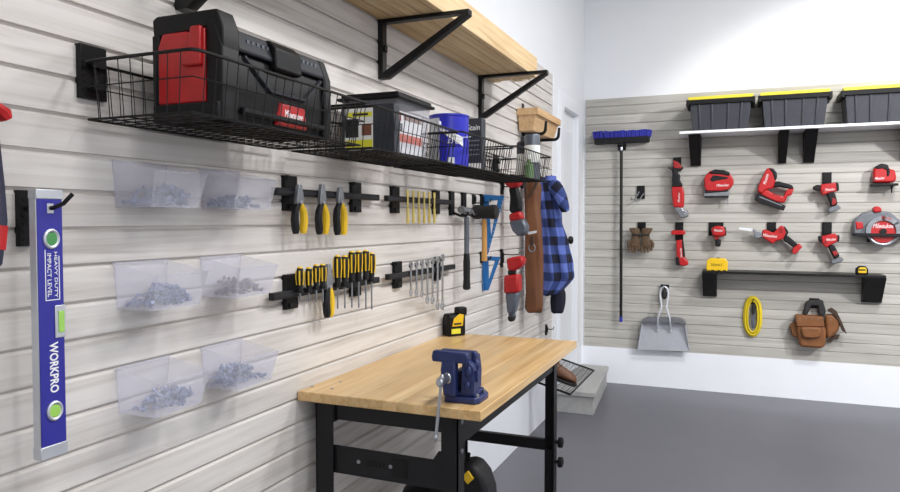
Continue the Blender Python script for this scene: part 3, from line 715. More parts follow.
for (z, h, rname) in rows:
    bin_(1.127, z, h, 'translucent parts bin nearer the blue level, %s row' % rname)
    bin_(1.391, z, h, 'translucent parts bin nearer the tool racks, %s row' % rname)
hardware(1.127, 1.43, 150, 1.215, .035, 'screw_steel', 'loose screws in the top row bin nearer the blue level', 1)
hardware(1.391, 1.43, 90, 1.45, .02, 'screw_steel', 'loose screws in the top row bin nearer the pliers', 2)
hardware(1.127, 1.208, 170, 1.21, .035, 'screw_steel', 'loose screws in the middle row bin nearer the blue level', 3)
hardware(1.391, 1.208, 110, 1.46, .03, 'screw_brass', 'dull brown screws in the middle row bin nearer the screwdrivers', 4)
hardware(1.127, .977, 150, 1.23, .025, 'screw_steel', 'loose screws in the bottom row bin nearer the blue level', 5)
hardware(1.391, .977, 170, 1.46, .035, 'screw_steel', 'dark pile of screws in the bottom row bin nearer the bench', 6)

# ================================================================== magnetic tool bars
def rack(y0, y1, z, p0, p1, label, zp=1.535):
    t = thing('magnetic_bar', label, 'tool rack', (0, (y0 + y1) / 2, zp - .105), 'black magnetic tool bars on the left wall')
    for p in (p0, p1):
        m = MB(); m.box(-.003, .014, p - .031, p + .031, zp - .105, zp); m.box(.014, .022, p - .031, p - .02, zp - .012, zp)
        m.box(.014, .02, p - .018, p + .018, zp - .1, zp - .085)
        m.add('wall_plate', 'black_plastic', t, bevel=.0015)
    m = MB(); m.box(.0145, .032, y0, y1, z - .011, z + .011); m.add('bar', 'bench_steel', t, bevel=.002)
    m = MB(); m.box(.032, .0335, y0 + .004, y1 - .004, z - .004, z + .004); m.add('magnet_strip', 'grey_plastic', t)
rack(1.665, 2.288, 1.485, 1.765, 2.155, 'black magnetic tool bar holding three yellow pliers')
rack(2.352, 3.018, 1.485, 2.458, 2.86, 'black magnetic tool bar holding the row of slim yellow tools')
rack(1.648, 2.286, 1.183, 1.765, 2.15, 'black magnetic tool bar holding the screwdrivers', zp=1.24)
rack(2.358, 3.03, 1.187, 2.478, 2.868, 'black magnetic tool bar holding the wrenches', zp=1.24)

def pliers(name, y, zt, zb, label, group=None, cat='pliers', jawlen=.055, gap=.019):
    t = thing(name, label, cat, (.045, y, zb), group)
    zj = zt - jawlen; x = .042
    for s, mt_ in ((-1, 'tool_black'), (1, 'yellow_grip')):
        pts = [(x, y + s * .006, zj - .002), (x, y + s * (gap + .002), zj - .025), (x, y + s * (gap + .005), zj - .05), (x, y + s * (gap + .001), zb + .015), (x, y + s * gap, zb)]
        MB().tube(pts, [.009, .0115, .0125, .0125, .009], 10).add('grip', mt_, t)
        pts2 = [(x + .007, y + s * (gap - .002), zj - .012), (x + .007, y + s * (gap + .002), zj - .04), (x + .006, y + s * (gap - .002), zb + .02)]
        MB().tube(pts2, [.003, .0062, .004], 8).add('grip_inlay', 'yellow_grip' if s < 0 else 'tool_black', t) if s > 0 and False else None
        m = MB(); m.prism([(y, zj - .01), (y + s * .016, zj - .006), (y + s * .018, zj + .014), (y + s * .008, zt), (y + s * .0006, zt), (y + s * .0006, zj + .02)] if s > 0 else [(y + s * .0006, zj + .02), (y + s * .0006, zt), (y + s * .008, zt), (y + s * .018, zj + .014), (y + s * .016, zj - .006), (y, zj - .01)], 'x', x - .0075, x + .006)
        m.add('jaw', 'dull_steel', t, bevel=.002)
    MB().lathe([(.006, .006), (.006, .009), (.002, .0095)], (x, y, zj + .002), 'x', 14).add('pivot', 'steel', t)
    return t
g = 'pliers with yellow and black grips on the upper magnetic bar'
pliers('lineman_pliers', 1.764, 1.508, 1.362, 'pliers with thick steel jaws, left of the three yellow-gripped pliers', g)
pliers('long_nose_pliers', 1.888, 1.515, 1.358, 'long-nosed pliers in the middle of the three yellow-gripped pliers', g, jawlen=.06, gap=.017)
pliers('diagonal_pliers', 1.996, 1.510, 1.354, 'pliers nearest the far plate, right of the three yellow-gripped pliers', g, jawlen=.05)
pliers('mini_pliers', 1.922, 1.262, 1.092, 'pliers hanging low with yellow striped grips among the screwdrivers', cat='pliers', jawlen=.075, gap=.0095)

def driver(name, y, zt, hl, tip, label, group, r=.011, x=.043):
    t = thing(name, label, 'screwdriver', (x, y, tip), group)
    z = zt
    MB().lathe([(r * .55, -.001), (r * .8, -.004), (r * .95, -.012), (r, -hl * .35), (r * .92, -hl * .6), (r * .7, -hl * .8), (r * .85, -hl * .88), (r * .8, -hl * .97), (r * .4, -hl)], (x, y, z), 'z', 14).add('handle', 'tool_black', t)
    m = MB()
    for k in range(5):
        a = 2 * PI * k / 5 - 1.1
        m.tube([(x + r * .94 * math.cos(a), y + r * .94 * math.sin(a), z - .01), (x + r * math.cos(a), y + r * math.sin(a), z - hl * .35), (x + r * .8 * math.cos(a), y + r * .8 * math.sin(a), z - hl * .68)], r * .22, 6)
    m.add('grip_inlay', 'yellow_grip', t)
    MB().lathe([(r * .6, .0005), (r * .75, -.003), (r * .3, .002)], (x, y, z), 'z', 12).add('end_cap', 'yellow_grip', t)
    MB().tube([(x, y, z - hl + .004), (x, y, tip + .012), (x, y, tip + .006), (x, y, tip)], [.003, .003, .0034, .0016], 8).add('shaft', 'dull_steel', t)
gs, gl = 'short screwdrivers on the lower magnetic bar', 'long screwdrivers on the lower magnetic bar'
ords = ('first', 'second', 'third', 'fourth', 'fifth', 'sixth', 'seventh')
for k, (y, zt, tip) in enumerate(((1.763, 1.262, 1.163), (1.81, 1.258, 1.153), (1.85, 1.264, 1.147), (1.886, 1.264, 1.141))):
    driver('screwdriver', y, zt, .078, tip, '%s short black and yellow screwdriver from the camera end of its bar' % ords[k], gs, .0115)
for k, (y, zt, tip) in enumerate(((1.975, 1.287, 1.112), (2.02, 1.284, 1.108), (2.066, 1.297, 1.105), (2.112, 1.296, 1.1), (2.162, 1.297, 1.088), (2.204, 1.286, 1.082))):
    driver('screwdriver', y, zt, .105, tip, '%s long black and yellow screwdriver, counting away from the camera' % ords[k], gl, .0135)

for k in range(6):
    y = 2.512 + k * .0525; x = .037
    t = thing('slim_driver', '%s slim yellow hand tool from the camera end of its bar' % ords[k], 'hand tool', (x, y, 1.39), 'slim yellow tools on the upper magnetic bar')
    MB().lathe([(.004, 0), (.0062, .004), (.0055, .05), (.0062, .062)], (x, y, 1.39), 'z', 10).add('handle', 'amber_tool', t)
    m = MB(); m.tube([(x, y, 1.452), (x, y, 1.50)], .0036, 8); m.box(x - .003, x + .002, y - .008, y + .008, 1.498, 1.522); m.add('blade', 'amber_tool', t)

for k, (zt, zb) in enumerate(((1.237, 1.097), (1.238, 1.09), (1.241, 1.082), (1.242, 1.05), (1.246, 1.042), (1.248, 1.01), (1.256, 1.004))):
    y = 2.537 + k * .054; x = .038; sz = .0125 + .0009 * k
    t = thing('combination_wrench', '%s chrome combination wrench from the camera end of its bar' % ords[k], 'wrench', (x, y, zb), 'chrome wrenches on the lower magnetic bar')
    MB().prism([(y - sz * .35, zb + .015), (y + sz * .35, zb + .015), (y + sz * .42, zt - .014), (y - sz * .42, zt - .014)], 'x', x - .0025, x + .0025).add('shank', 'steel', t, bevel=.001)
    m = MB(); o = [(y + sz * math.cos(q), zt - sz - .001 + sz * math.sin(q)) for q in [math.radians(62 - 304 * i / 14) for i in range(15)]]
    o += [(y - sz * .42, zt - .002), (y - sz * .42, zt - sz - .003), (y + sz * .42, zt - sz - .003), (y + sz * .42, zt - .002)]
    m.prism(o, 'x', x - .0035, x + .0035); m.add('open_jaw', 'steel', t)
    m = MB(); m.tube([(x, y + sz * .78 * math.cos(q), zb + sz + sz * .78 * math.sin(q)) for q in [2 * PI * i / 14 for i in range(14)]], sz * .3, 6, True); m.add('ring_end', 'steel', t)

# ================================================================== hammer, mallet, squares
for y, lb in ((3.045, 'black hook plate holding the near side of the hammer head'), (3.20, 'black hook plate holding the far side of the hammer head')):
    t = thing('wall_hook', lb, 'hook', (0, y, 1.43), 'pair of black hooks under the hammer')
    MB().box(-.003, .013, y - .022, y + .022, 1.425, 1.538).add('wall_plate', 'black_plastic', t, bevel=.0015)
    MB().tube([(.01, y, 1.44), (.05, y, 1.424), (.082, y, 1.424), (.09, y, 1.442)], .006, 8).add('prong', 'black_plastic', t)
t = thing('claw_hammer', 'steel claw hammer with grey shaft and black grip hanging head up', 'hammer', (.055, 3.115, 1.072))
x, y = .055, 3.115
MB().tube([(x, y, 1.42), (x, y, 1.25), (x, y, 1.24)], [.0125, .0125, .013], 12).add('shaft', 'can_grey', t)
MB().tube([(x, y, 1.245), (x, y, 1.2), (x, y, 1.12), (x, y, 1.078), (x, y, 1.072)], [.014, .017, .016, .019, .012], 14).add('grip', 'tool_black', t)
m = MB(); m.tube([(x, y - .075, 1.452), (x, y - .06, 1.452), (x, y - .055, 1.452), (x, y - .03, 1.45), (x, y - .01, 1.448), (x, y + .015, 1.448)], [.017, .018, .012, .012, .018, .017], 14)
m.add('head', 'dull_steel', t)
for s in (-1, 1):
    MB().tube([(x + s * .006, y + .012, 1.45), (x + s * .009, y + .045, 1.447), (x + s * .012, y + .08, 1.428)], [.009, .008, .003], 8).add('claw', 'dull_steel', t)
t = thing('rubber_mallet', 'black rubber mallet with thin wooden handle beside the hammer', 'mallet', (.06, 3.345, 1.195))
MB().tube([(.062, 3.345, 1.41), (.062, 3.345, 1.3), (.062, 3.345, 1.197)], [.0125, .0135, .015], 12).add('handle', 'handle_wood', t)
MB().lathe([(.03, .006), (.036, .01), (.037, .03), (.033, .05), (.033, .085), (.037, .105), (.036, .127), (.03, .131)], (0, 3.345, 1.445), 'x', 22).add('head', 'rubber', t)
wall_hook(3.345, 1.535, 'black hook plate holding the rubber mallet', x=.05, h=.05, drop=.012, up=.004)
t = thing('rafter_square', 'larger blue triangular square hanging above the other blue square', 'square', (.06, 3.49, 1.22))
q = P['sq_up']
sm = MB()
hole = [(.035, 1.505), (.085, 1.508), (.048, 1.32)]
outer = [(.006, 1.538), (.12, 1.53), (.03, 1.222), (.012, 1.222)]
def frame(m, o, h, a, b):
    """triangular plate with a triangular opening: three bars and a fence"""
    n = len(o); k = len(h)
    for t0, t1, u0, u1 in ((o[0], o[1], h[0], h[1]), (o[1], o[2], h[1], h[2]), (o[3], o[0], h[2], h[0])):
        m.prism([t0, t1, u1, u0], 'y', a, b)
    m.prism([o[2], o[3], h[2]], 'y', a, b)
frame(sm, outer, hole, 3.486, 3.492); sm.add('plate', 'square_blue', t, bevel=.0008)
MB().box(.004, .012, 3.478, 3.5, 1.22, 1.538).add('fence', 'square_blue', t, bevel=.001)
m = MB()
for k in range(12): m.box(.108 - k * .0068, .111 - k * .0068, 3.4852, 3.486, 1.502 - k * .0225, 1.505 - k * .0225)
m.add('scale_marks', 'white_print', t)
t = thing('rafter_square', 'smaller blue triangular square hanging below the other blue square', 'square', (.06, 3.49, 1.032))
sm = MB(); frame(sm, [(.006, 1.215), (.1, 1.212), (.034, 1.034), (.014, 1.032)], [(.034, 1.192), (.07, 1.19), (.036, 1.09)], 3.486, 3.492); sm.add('plate', 'square_blue', t, bevel=.0008)
MB().box(.004, .012, 3.478, 3.5, 1.032, 1.215).add('fence', 'square_blue', t, bevel=.001)
wall_hook(3.465, 1.54, 'black hook holding the larger blue square', x=.05, drop=.01, h=.06, tip=.02)
wall_hook(3.465, 1.24, 'black hook holding the smaller blue square', x=.05, drop=.01, h=.06, tip=.02)

# ================================================================== cordless tools seen from the side
def pr_(name, mat, root, key, y0, y1, bevel=.006, label=None):
    o = MB().prism(P[key], 'y', y0, y1).add(name, mat, root, bevel=bevel)
    if label: o['label'] = label
    return o
t = thing('angle_grinder', 'red and grey cordless tool with black neck hanging under the farthest basket', 'power tool', (.1, 3.82, 1.33))
pr_('head', 'tool_red', t, 'up_head', 3.785, 3.86, .01)
pr_('neck', 'tool_black', t, 'up_neck', 3.795, 3.85, .012)
pr_('collar', 'tool_red', t, 'up_band', 3.79, 3.855, .012)
pr_('gear_case', 'can_grey', t, 'up_end', 3.788, 3.857, .014)
pr_('blade', 'white_blade', t, 'up_blade', 3.82, 3.825, .001)
wall_hook(3.80, 1.655, 'black hook holding the red and grey cordless tool with black neck', x=.12, drop=.03, tip=.04)
t = thing('rotary_hammer', 'red and grey right-angle drill hanging below the other tool by the apron', 'power tool', (.08, 3.8, .83))
pr_('motor', 'tool_red', t, 'lo_head', 3.765, 3.84, .012)
pr_('joint', 'tool_black', t, 'lo_gap', 3.775, 3.83, .006)
pr_('gear_case', 'tool_red', t, 'lo_mid', 3.762, 3.842, .014)
pr_('nose_cone', 'can_grey', t, 'lo_cone', 3.765, 3.838, .014)
pr_('neck', 'can_grey', t, 'lo_neck', 3.78, 3.825, .008)
pr_('chuck', 'rubber', t, 'lo_tip', 3.778, 3.828, .008)
wall_hook(3.80, 1.24, 'black hook holding the red and grey right-angle drill', x=.1, drop=.0, tip=.05)

# ================================================================== apron and shirt
def cloth(levels, name, mat, root, seg=40, amp=.12, freq=5, seed=0, uv=False, sub=1, off=0, box=1.0):
    rn = random.Random(seed); ph = [rn.uniform(0, 6.28) for _ in range(6)]
    rings = []
    # interpolate levels
    L = []
    for i in range(len(levels) - 1):
        a, b = levels[i], levels[i + 1]; n = max(1, int(abs(a[0] - b[0]) / .025))
        for k in range(n):
            s = k / n; s2 = s * s * (3 - 2 * s); L.append([a[j] + (b[j] - a[j]) * (s if j == 0 else s2) for j in range(5)])
    L.append(list(levels[-1]))
    for z, cx, cy, rx, ry in L:
        ring = []
        for i in range(seg):
            a = 2 * PI * i / seg
            f = 1 + amp * (.5 * math.sin(freq * a + ph[0] + 2.5 * math.sin(z * 4 + ph[1])) + .35 * math.sin((freq + 3) * a + ph[2] + z * 9) + .25 * math.sin(2 * a + ph[3] + z * 14))
            ca, sa = math.cos(a), math.sin(a)
            ca = math.copysign(abs(ca) ** box, ca); sa = math.copysign(abs(sa) ** box, sa)
            ring.append((max(.006, cx + rx * f * ca), cy + ry * f * sa, z + .006 * math.sin(3 * a + ph[4])))
        rings.append(ring)
    m = MB(); m.loft(rings)
    o = m.add(name, mat, root, sub=sub)
    if uv:
        me = o.data; ul = me.uv_layers.new(name='plaid'); o0 = Vector(LOC[o.name])
        for lp in me.loops:
            v = me.vertices[lp.vertex_index].co + o0
            k = min(range(len(L)), key=lambda q: abs(L[q][0] - v.z)); cx, cy = L[k][1], L[k][2]
            u = (v.x - cx) * 1.0 + (v.y - cy) * .55 + off
            ul.data[lp.index].uv = (u, v.z)
    return o
t = thing('leather_apron', 'brown leather apron hanging folded between the red tools and the plaid shirt', 'apron', (.08, 4.2, .82))
cloth([(1.665, .07, 4.2, .035, .04), (1.62, .072, 4.2, .05, .045), (1.5, .072, 4.2, .046, .045), (1.36, .078, 4.2, .052, .05), (1.2, .082, 4.2, .056, .05), (1.0, .085, 4.2, .054, .05), (.9, .084, 4.2, .056, .05), (.83, .082, 4.2, .056, .045)], 'bib', 'leather_apron', t, amp=.1, freq=4, seed=3, box=.75)
MB().tube([(.05, 4.15, 1.66), (.045, 4.135, 1.6), (.06, 4.13, 1.54), (.1, 4.14, 1.6), (.12, 4.16, 1.655)], .008, 8).add('neck_strap', 'leather_dark', t)
r = MB(); r.tube([(.085 + .02 * math.cos(q), 4.142, 1.235 + .024 * math.sin(q)) for q in [2 * PI * k / 18 for k in range(18)]], .0032, 8, True); r.add('ring', 'dull_steel', t)
MB().box(.076, .094, 4.136, 4.146, 1.255, 1.31).add('ring_tab', 'leather_dark', t, bevel=.003)
wall_hook(4.2, 1.69, 'black hook holding the leather apron', x=.13, drop=.01, h=.09)
t = thing('flannel_shirt', 'blue and black plaid flannel shirt hanging beside the white door', 'shirt', (.1, 4.62, .77))
cloth([(1.69, .055, 4.6, .04, .07), (1.65, .065, 4.6, .058, .085), (1.56, .075, 4.6, .062, .09), (1.42, .09, 4.6, .07, .1), (1.25, .105, 4.61, .085, .11), (1.1, .118, 4.62, .102, .12), (1.02, .122, 4.63, .112, .12), (.96, .1, 4.62, .085, .11), (.9, .075, 4.6, .06, .1)], 'body', 'plaid', t, amp=.2, freq=6, seed=11, uv=True)
sl = []
c0 = [(.1, 4.56, 1.66, .045), (.14, 4.53, 1.61, .048), (.175, 4.52, 1.55, .042), (.195, 4.52, 1.49, .033), (.205, 4.52, 1.455, .028)]
m = MB(); m.tube([p[:3] for p in c0], [p[3] for p in c0], 18)
o = m.add('sleeve', 'plaid', t, sub=1); ul = o.data.uv_layers.new(name='plaid'); o0 = Vector(LOC[o.name])
for lp in o.data.loops:
    v = o.data.vertices[lp.vertex_index].co + o0; ul.data[lp.index].uv = (v.x * .8 - v.z * .6, v.z * .8 + v.x * .6)
cloth([(.985, .105, 4.64, .03, .05), (.93, .13, 4.64, .045, .055), (.86, .125, 4.64, .05, .05), (.775, .12, 4.64, .04, .045)], 'sleeve', 'navy_cloth', t, amp=.1, freq=4, seed=5)
MB().loft([[(.09 + .035 * math.cos(q), 4.57 + .06 * math.sin(q), 1.685 + k) for q in [2 * PI * i / 16 for i in range(16)]] for k in (-.02, .012)]).add('collar', 'plaid', t)
wall_hook(4.6, 1.72, 'black hook holding the plaid shirt', x=.09, h=.08, drop=-.002)
wall_hook(4.80, .672, 'empty black hook low on the left wall past the workbench', x=.06, h=.075, w=.014)
# ================================================================== workbench
t = thing('workbench', 'workbench with butcher-block top and black steel frame against the slat wall', 'workbench', (.3, 2.42, 0))
wb = t
MB().box(.002, .604, 1.803, 3.03, .846, .876).add('tabletop', 'butcher', t, bevel=.003)
def leg(x0, x1, y0, y1, sx, sy):
    m = MB(); m.box(x0, x1, y0 if sy > 0 else y1 - .004, y0 + .004 if sy > 0 else y1, .012, .846)
    m.box(x0 if sx > 0 else x1 - .004, x0 + .004 if sx > 0 else x1, y0, y1, .012, .846)
    a = m.add('leg', 'bench_steel', t)
    MB().box(x0 + .008, x1 - .008, y0 + .008, y1 - .008, 0, .4).add('leg_extension', 'black_steel', a, bevel=.002)
    MB().lathe([(.026, 0), (.026, .008), (.012, .012)], ((x0 + x1) / 2, (y0 + y1) / 2, 0), 'z', 16).add('foot', 'black_plastic', a)
    return a
leg(.044, .106, 1.84, 1.89, 1, 1)
ln = leg(.469, .521, 1.84, 1.89, -1, 1)
leg(.044, .106, 2.95, 3.0, 1, -1)
lf = leg(.472, .524, 2.95, 3.0, -1, -1)
m = MB(); m.box(.103, .48, 1.855, 1.859, .786, .846); m.box(.103, .48, 1.859, 1.88, .786, .79); m.add('end_apron', 'bench_steel', t)
m = MB(); m.prism([(.1, .62), (.48, .617), (.48, .73), (.455, .73), (.437, .703), (.1, .706)], 'y', 1.852, 1.857); ep = m.add('end_panel', 'bench_steel', t)
m = MB()
for x in (.19, .3): m.lathe([(.006, -.003), (.006, .001)], (x, 1.852, .665), 'y', 12)
m.add('panel_screws', 'dull_steel', ep)
m = MB()
for k in range(5): m.box(.215 + k * .014, .224 + k * .014, 1.8505, 1.8525, .655, .675)
m.box(.3, .355, 1.8495, 1.853, .635, .69); m.add('power_plate', 'black_plastic', ep, bevel=.001)
m = MB(); m.box(.513, .5185, 1.885, 2.955, .752, .846); m.box(.49, .5135, 1.885, 2.955, .752, .756); m.add('front_apron', 'bench_steel', t)
MB().box(.05, .056, 1.885, 2.955, .752, .846).add('back_apron', 'bench_steel', t)
MB().box(.103, .48, 2.975, 2.979, .786, .846).add('end_apron', 'bench_steel', t)
m = MB(); m.box(.1, .478, 2.97, 2.974, .396, .443); m.box(.1, .478, 2.974, 2.995, .439, .443); m.add('stretcher', 'bench_steel', t)
for z in (.437, .35):
    m = MB(); m.lathe([(.008, .0), (.008, .012), (.022, .014), (.024, .02), (.022, .032), (.01, .036)], (.524, 2.975, z), 'x', 12); m.add('height_knob', 'black_plastic', t)
for z in (.822, .735):
    MB().lathe([(.008, 0), (.008, .004), (.004, .006)], (.521, 1.865, z), 'x', 10).add('bolt', 'dull_steel', t)
for x, y in ((.012, 1.87), (.085, 1.87), (.06, 1.96)):
    MB().lathe([(.006, 0), (.006, .0008), (.002, .001)], (x, y, .876), 'z', 10).add('bolt', 'dull_steel', t)

# ------------------------------------------------------------------ vise
t = thing('bench_vise', 'dark blue bench vise clamped at the near front corner of the workbench', 'vise', (.51, 1.88, .876))
zb = .876
m = MB(); m.prism([(.46, 1.83), (.575, 1.83), (.588, 1.85), (.588, 1.95), (.575, 1.97), (.46, 1.97), (.45, 1.95), (.45, 1.85)], 'z', zb, zb + .018)
m.prism([(.475, 1.845), (.57, 1.845), (.57, 1.955), (.475, 1.955)], 'z', zb + .018, zb + .03); base = m.add('base', 'vise_blue', t, bevel=.004)
m = MB()
for x, y in ((.574, 1.86), (.574, 1.94), (.462, 1.94)): m.lathe([(.008, 0), (.008, .006), (.004, .008)], (x, y, zb + .018), 'z', 8)
m.add('bolts', 'dull_steel', base)
m = MB(); m.prism([(1.88, zb + .03), (1.96, zb + .03), (1.965, zb + .08), (1.945, zb + .125), (1.89, zb + .125)], 'x', .508, .556)
m.ball((.552, 1.89, zb + .06), (.02, .016, .03)); m.ball((.56, 1.885, zb + .1), (.016, .012, .016)); m.add('fixed_body', 'vise_blue', t, bevel=.006)
m = MB(); m.prism([(.462, zb + .02), (.508, zb + .02), (.508, zb + .118), (.455, zb + .118), (.45, zb + .09)], 'y', 1.806, 1.845); m.prism([(.47, zb + .03), (.5, zb + .03), (.5, zb + .08), (.47, zb + .08)], 'y', 1.845, 1.97)
m.add('moving_body', 'vise_blue', t, bevel=.006)
m = MB(); m.prism([(.418, zb + .112), (.55, zb + .112), (.555, zb + .128), (.55, zb + .14), (.42, zb + .142), (.415, zb + .125)], 'y', 1.808, 1.842); m.add('moving_jaw', 'vise_blue', t, bevel=.004)
m = MB(); m.prism([(.425, zb + .112), (.56, zb + .112), (.566, zb + .128), (.56, zb + .138), (.425, zb + .138)], 'y', 1.872, 1.905); m.add('fixed_jaw', 'vise_blue', t, bevel=.004)
for y0, y1 in ((1.842, 1.846), (1.868, 1.872)): MB().box(.425, .547, y0, y1, zb + .112, zb + .136).add('jaw_plate', 'dull_steel', t)
m = MB(); m.prism([(.522, zb + .03), (.57, zb + .03), (.572, zb + .06), (.566, zb + .1), (.545, zb + .118), (.525, zb + .11)], 'y', 1.835, 1.885); m.ball((.55, 1.832, zb + .088), (.013, .009, .016)); m.ball((.545, 1.832, zb + .05), (.013, .009, .012)); m.box(.57, .58, 1.85, 1.868, zb + .06, zb + .09)
m.add('cast_lugs', 'vise_blue', t, bevel=.005)
MB().lathe([(.017, 0), (.017, -.012), (.012, -.018), (.012, -.068), (.0135, -.07), (.0135, -.09), (.008, -.094)], (.478, 1.82, zb + .07), 'y', 18).add('screw_boss', 'steel', t)
h = MB().tube([(.483, 1.738, zb + .078), (.462, 1.738, zb - .075)], .0058, 10).add('handle_bar', 'steel', t)
for p in ((.484, 1.738, zb + .082), (.461, 1.738, zb - .079)): MB().ball(p, .0095, 12, 7).add('end_ball', 'steel', h)

t.location = (.514, 1.893, .876); t.scale = (.8, .74, 1.06)
# ------------------------------------------------------------------ laser level on the bench
t = thing('laser_level', 'small black and yellow laser level standing on the workbench by the wall', 'laser level', (.06, 3.0, .876))
zb = .876
# frame at the wall edge of the bench, front turned towards the room
def LP(pts, y0, y1): return MB().prism(pts, 'y', y0, y1)
LP([(.012, zb), (.062, zb), (.062, zb + .09), (.05, zb + .1), (.022, zb + .1), (.012, zb + .075)], 2.925, 3.0).add('body', 'black_plastic', t, bevel=.006)
LP([(.024, zb + .05), (.05, zb + .05), (.046, zb + .088), (.03, zb + .088)], 2.9235, 2.926).add('lens_window', 'grey_plastic', t, bevel=.002)
MB().box(.03, .062, 2.965, 3.008, zb + .09, zb + .128).add('turret', 'black_plastic', t, bevel=.007)
m = MB(); m.prism([(2.937, zb + .045), (2.985, zb + .045), (2.99, zb + .095), (2.97, zb + .1), (2.945, zb + .08)], 'x', .062, .0645); fp = m.add('face_plate', 'yellow_case', t, bevel=.001)
m = MB(); m.box(.0645, .0652, 2.945, 2.978, zb + .052, zb + .06); m.add('name_strip', 'label_black', fp)
MB().box(.062, .064, 2.935, 2.975, zb + .012, zb + .034).add('switch_label', 'label_yellow', t)

t.rotation_euler = (0, 0, -.62); t.location = (.1, 2.985, .876); t.scale = (1.25, 1.2, 1.02)

# ------------------------------------------------------------------ shop vacuum under the bench
t = thing('shop_vacuum', 'black and yellow canister vacuum on the floor under the workbench', 'vacuum', (.28, 2.3, 0))
c = (.29, 2.3, 0)
MB().lathe([(.13, .05), (.155, .06), (.165, .28), (.17, .3), (.17, .33)], c, 'z', 32).add('tank', 'black_plastic', t)
MB().lathe([(.176, .33), (.178, .345), (.172, .38), (.155, .43), (.12, .475), (.07, .51), (.01, .52)], c, 'z', 32).add('motor_head', 'tool_black', t)
MB().lathe([(.171, .318), (.18, .322), (.18, .335), (.172, .338)], c, 'z', 32).add('rim_band', 'yellow_case', t)
m = MB(); m.prism([(.36, .33), (.37, .5), (.395, .585), (.43, .598), (.46, .592), (.488, .56), (.506, .51), (.512, .42), (.48, .34)], 'y', 2.135, 2.24); hs = m.add('latch_housing', 'tool_black', t, bevel=.018, seg=3)
m = MB(); m.prism([(.439, .532), (.461, .555), (.441, .58), (.418, .557)], 'y', 2.128, 2.136); m.add('latch', 'yellow_case', hs, bevel=.003)
MB().tube([(.42, 2.19, .58), (.418, 2.185, .605), (.424, 2.18, .618)], [.012, .009, .007], 10).add('knob', 'black_plastic', hs)
for k in range(4):
    a = PI / 4 + k * PI / 2
    MB().lathe([(.02, 0), (.026, .012), (.026, .04), (.014, .056)], (c[0] + .125 * math.cos(a), c[1] + .125 * math.sin(a), 0), 'z', 14).add('caster', 'black_plastic', t)
for i in range(2): pass
MB().tube([(.43, 2.28, .25), (.5, 2.27, .24), (.53, 2.32, .15), (.47, 2.45, .06), (.33, 2.52, .04), (.2, 2.52, .04)], .02, 10).add('hose', 'rubber', t)

# ================================================================== boot rack, boot, door step
t = thing('boot_rack', 'black wire boot tray tilted off the wall past the workbench', 'rack', (.15, 4.58, .34))
c = [(.012, 4.2, .425), (.312, 4.2, .342), (.312, 4.95, .342), (.012, 4.95, .425)]
MB().tube(c, .006, 8, True).add('rim', 'black_steel', t)
m = MB()
for k in range(1, 24): y = 4.2 + .75 * k / 24; m.tube([(.012, y, .423), (.312, y, .34)], .0016, 4)
for k in range(1, 9): x = .012 + .3 * k / 9; z = .425 - .083 * k / 9; m.tube([(x, 4.2, z - .003), (x, 4.95, z - .003)], .0016, 4)
m.add('mesh', 'black_wire', t)
for y in (4.28, 4.87): MB().box(-.003, .014, y - .025, y + .025, .375, .46).add('wall_plate', 'black_plastic', t, bevel=.0015)
def boot(y, label, z0=.0):
    t = thing('work_boot', label, 'boot', (.16, y, .352), 'brown boots on the tilted wire tray')
    # along the slope: s from heel (wall side) to toe
    def pt(s, w, h): return (.05 + s * .262, y + w, .425 - .083 * (s * .262 + .038) / .3 + .006 + h)
    ol = [(0, -.028), (.12, -.036), (.35, -.03), (.6, -.045), (.85, -.044), (.97, -.025), (1, 0), (.97, .025), (.85, .044), (.6, .045), (.35, .032), (.12, .036), (0, .028), (-.02, 0)]
    m = MB(); m.hexa([pt(s, w, 0) for s, w in ol], [pt(s, w, .022) for s, w in ol]); m.add('sole', 'rubber', t, bevel=.003)
    rings = []
    for s, cw, hh in ((-.015, .02, .06), (.02, .034, .075), (.2, .037, .085), (.38, .036, .105), (.5, .037, .1), (.62, .041, .082), (.76, .044, .07), (.88, .041, .062), (.96, .03, .05), (.995, .014, .03)):
        rings.append([pt(s, cw * math.cos(q) * (1 if math.sin(q) < .2 else .85), .02 + hh * .5 + hh * .5 * math.sin(q)) for q in [2 * PI * i / 16 for i in range(16)]])
    m = MB(); m.loft(rings); m.add('foot', 'boot_brown', t, sub=1)
    rings = []
    for h, s0, s1, w in ((.05, -.01, .46, .034), (.09, -.01, .42, .036), (.12, -.02, .37, .037), (.15, -.03, .36, .039), (.175, -.04, .37, .041), (.182, -.045, .375, .043), (.184, -.03, .36, .039), (.165, -.01, .34, .034)):
        c_, r_ = (s0 + s1) / 2, (s1 - s0) / 2
        rings.append([pt(c_ + r_ * math.cos(q), w * math.sin(q), h) for q in [2 * PI * i / 20 for i in range(20)]])
    m = MB(); m.loft(rings); m.add('shaft', 'boot_brown', t)
    m = MB(); m.tube([pt(.165 + .212 * math.cos(q), .043 * math.sin(q), .18) for q in [2 * PI * i / 20 for i in range(20)]], .005, 6, True); m.add('collar', 'leather_dark', t)
    m = MB()
    for s, h in ((.6, .098), (.54, .113), (.47, .128), (.42, .145), (.4, .162)):
        m.tube([pt(s - .03, -.034, h - .012), pt(s + .012, -.014, h + .004), pt(s + .012, .014, h + .004), pt(s - .03, .034, h - .012)], .003, 6)
    m.add('laces', 'lace', t)
boot(4.39, 'brown leather work boot lying on the tilted wire tray, toe outward')
t = thing('door_step', 'low concrete step on the floor in front of the white door', 'step', (.155, 5.5, 0))
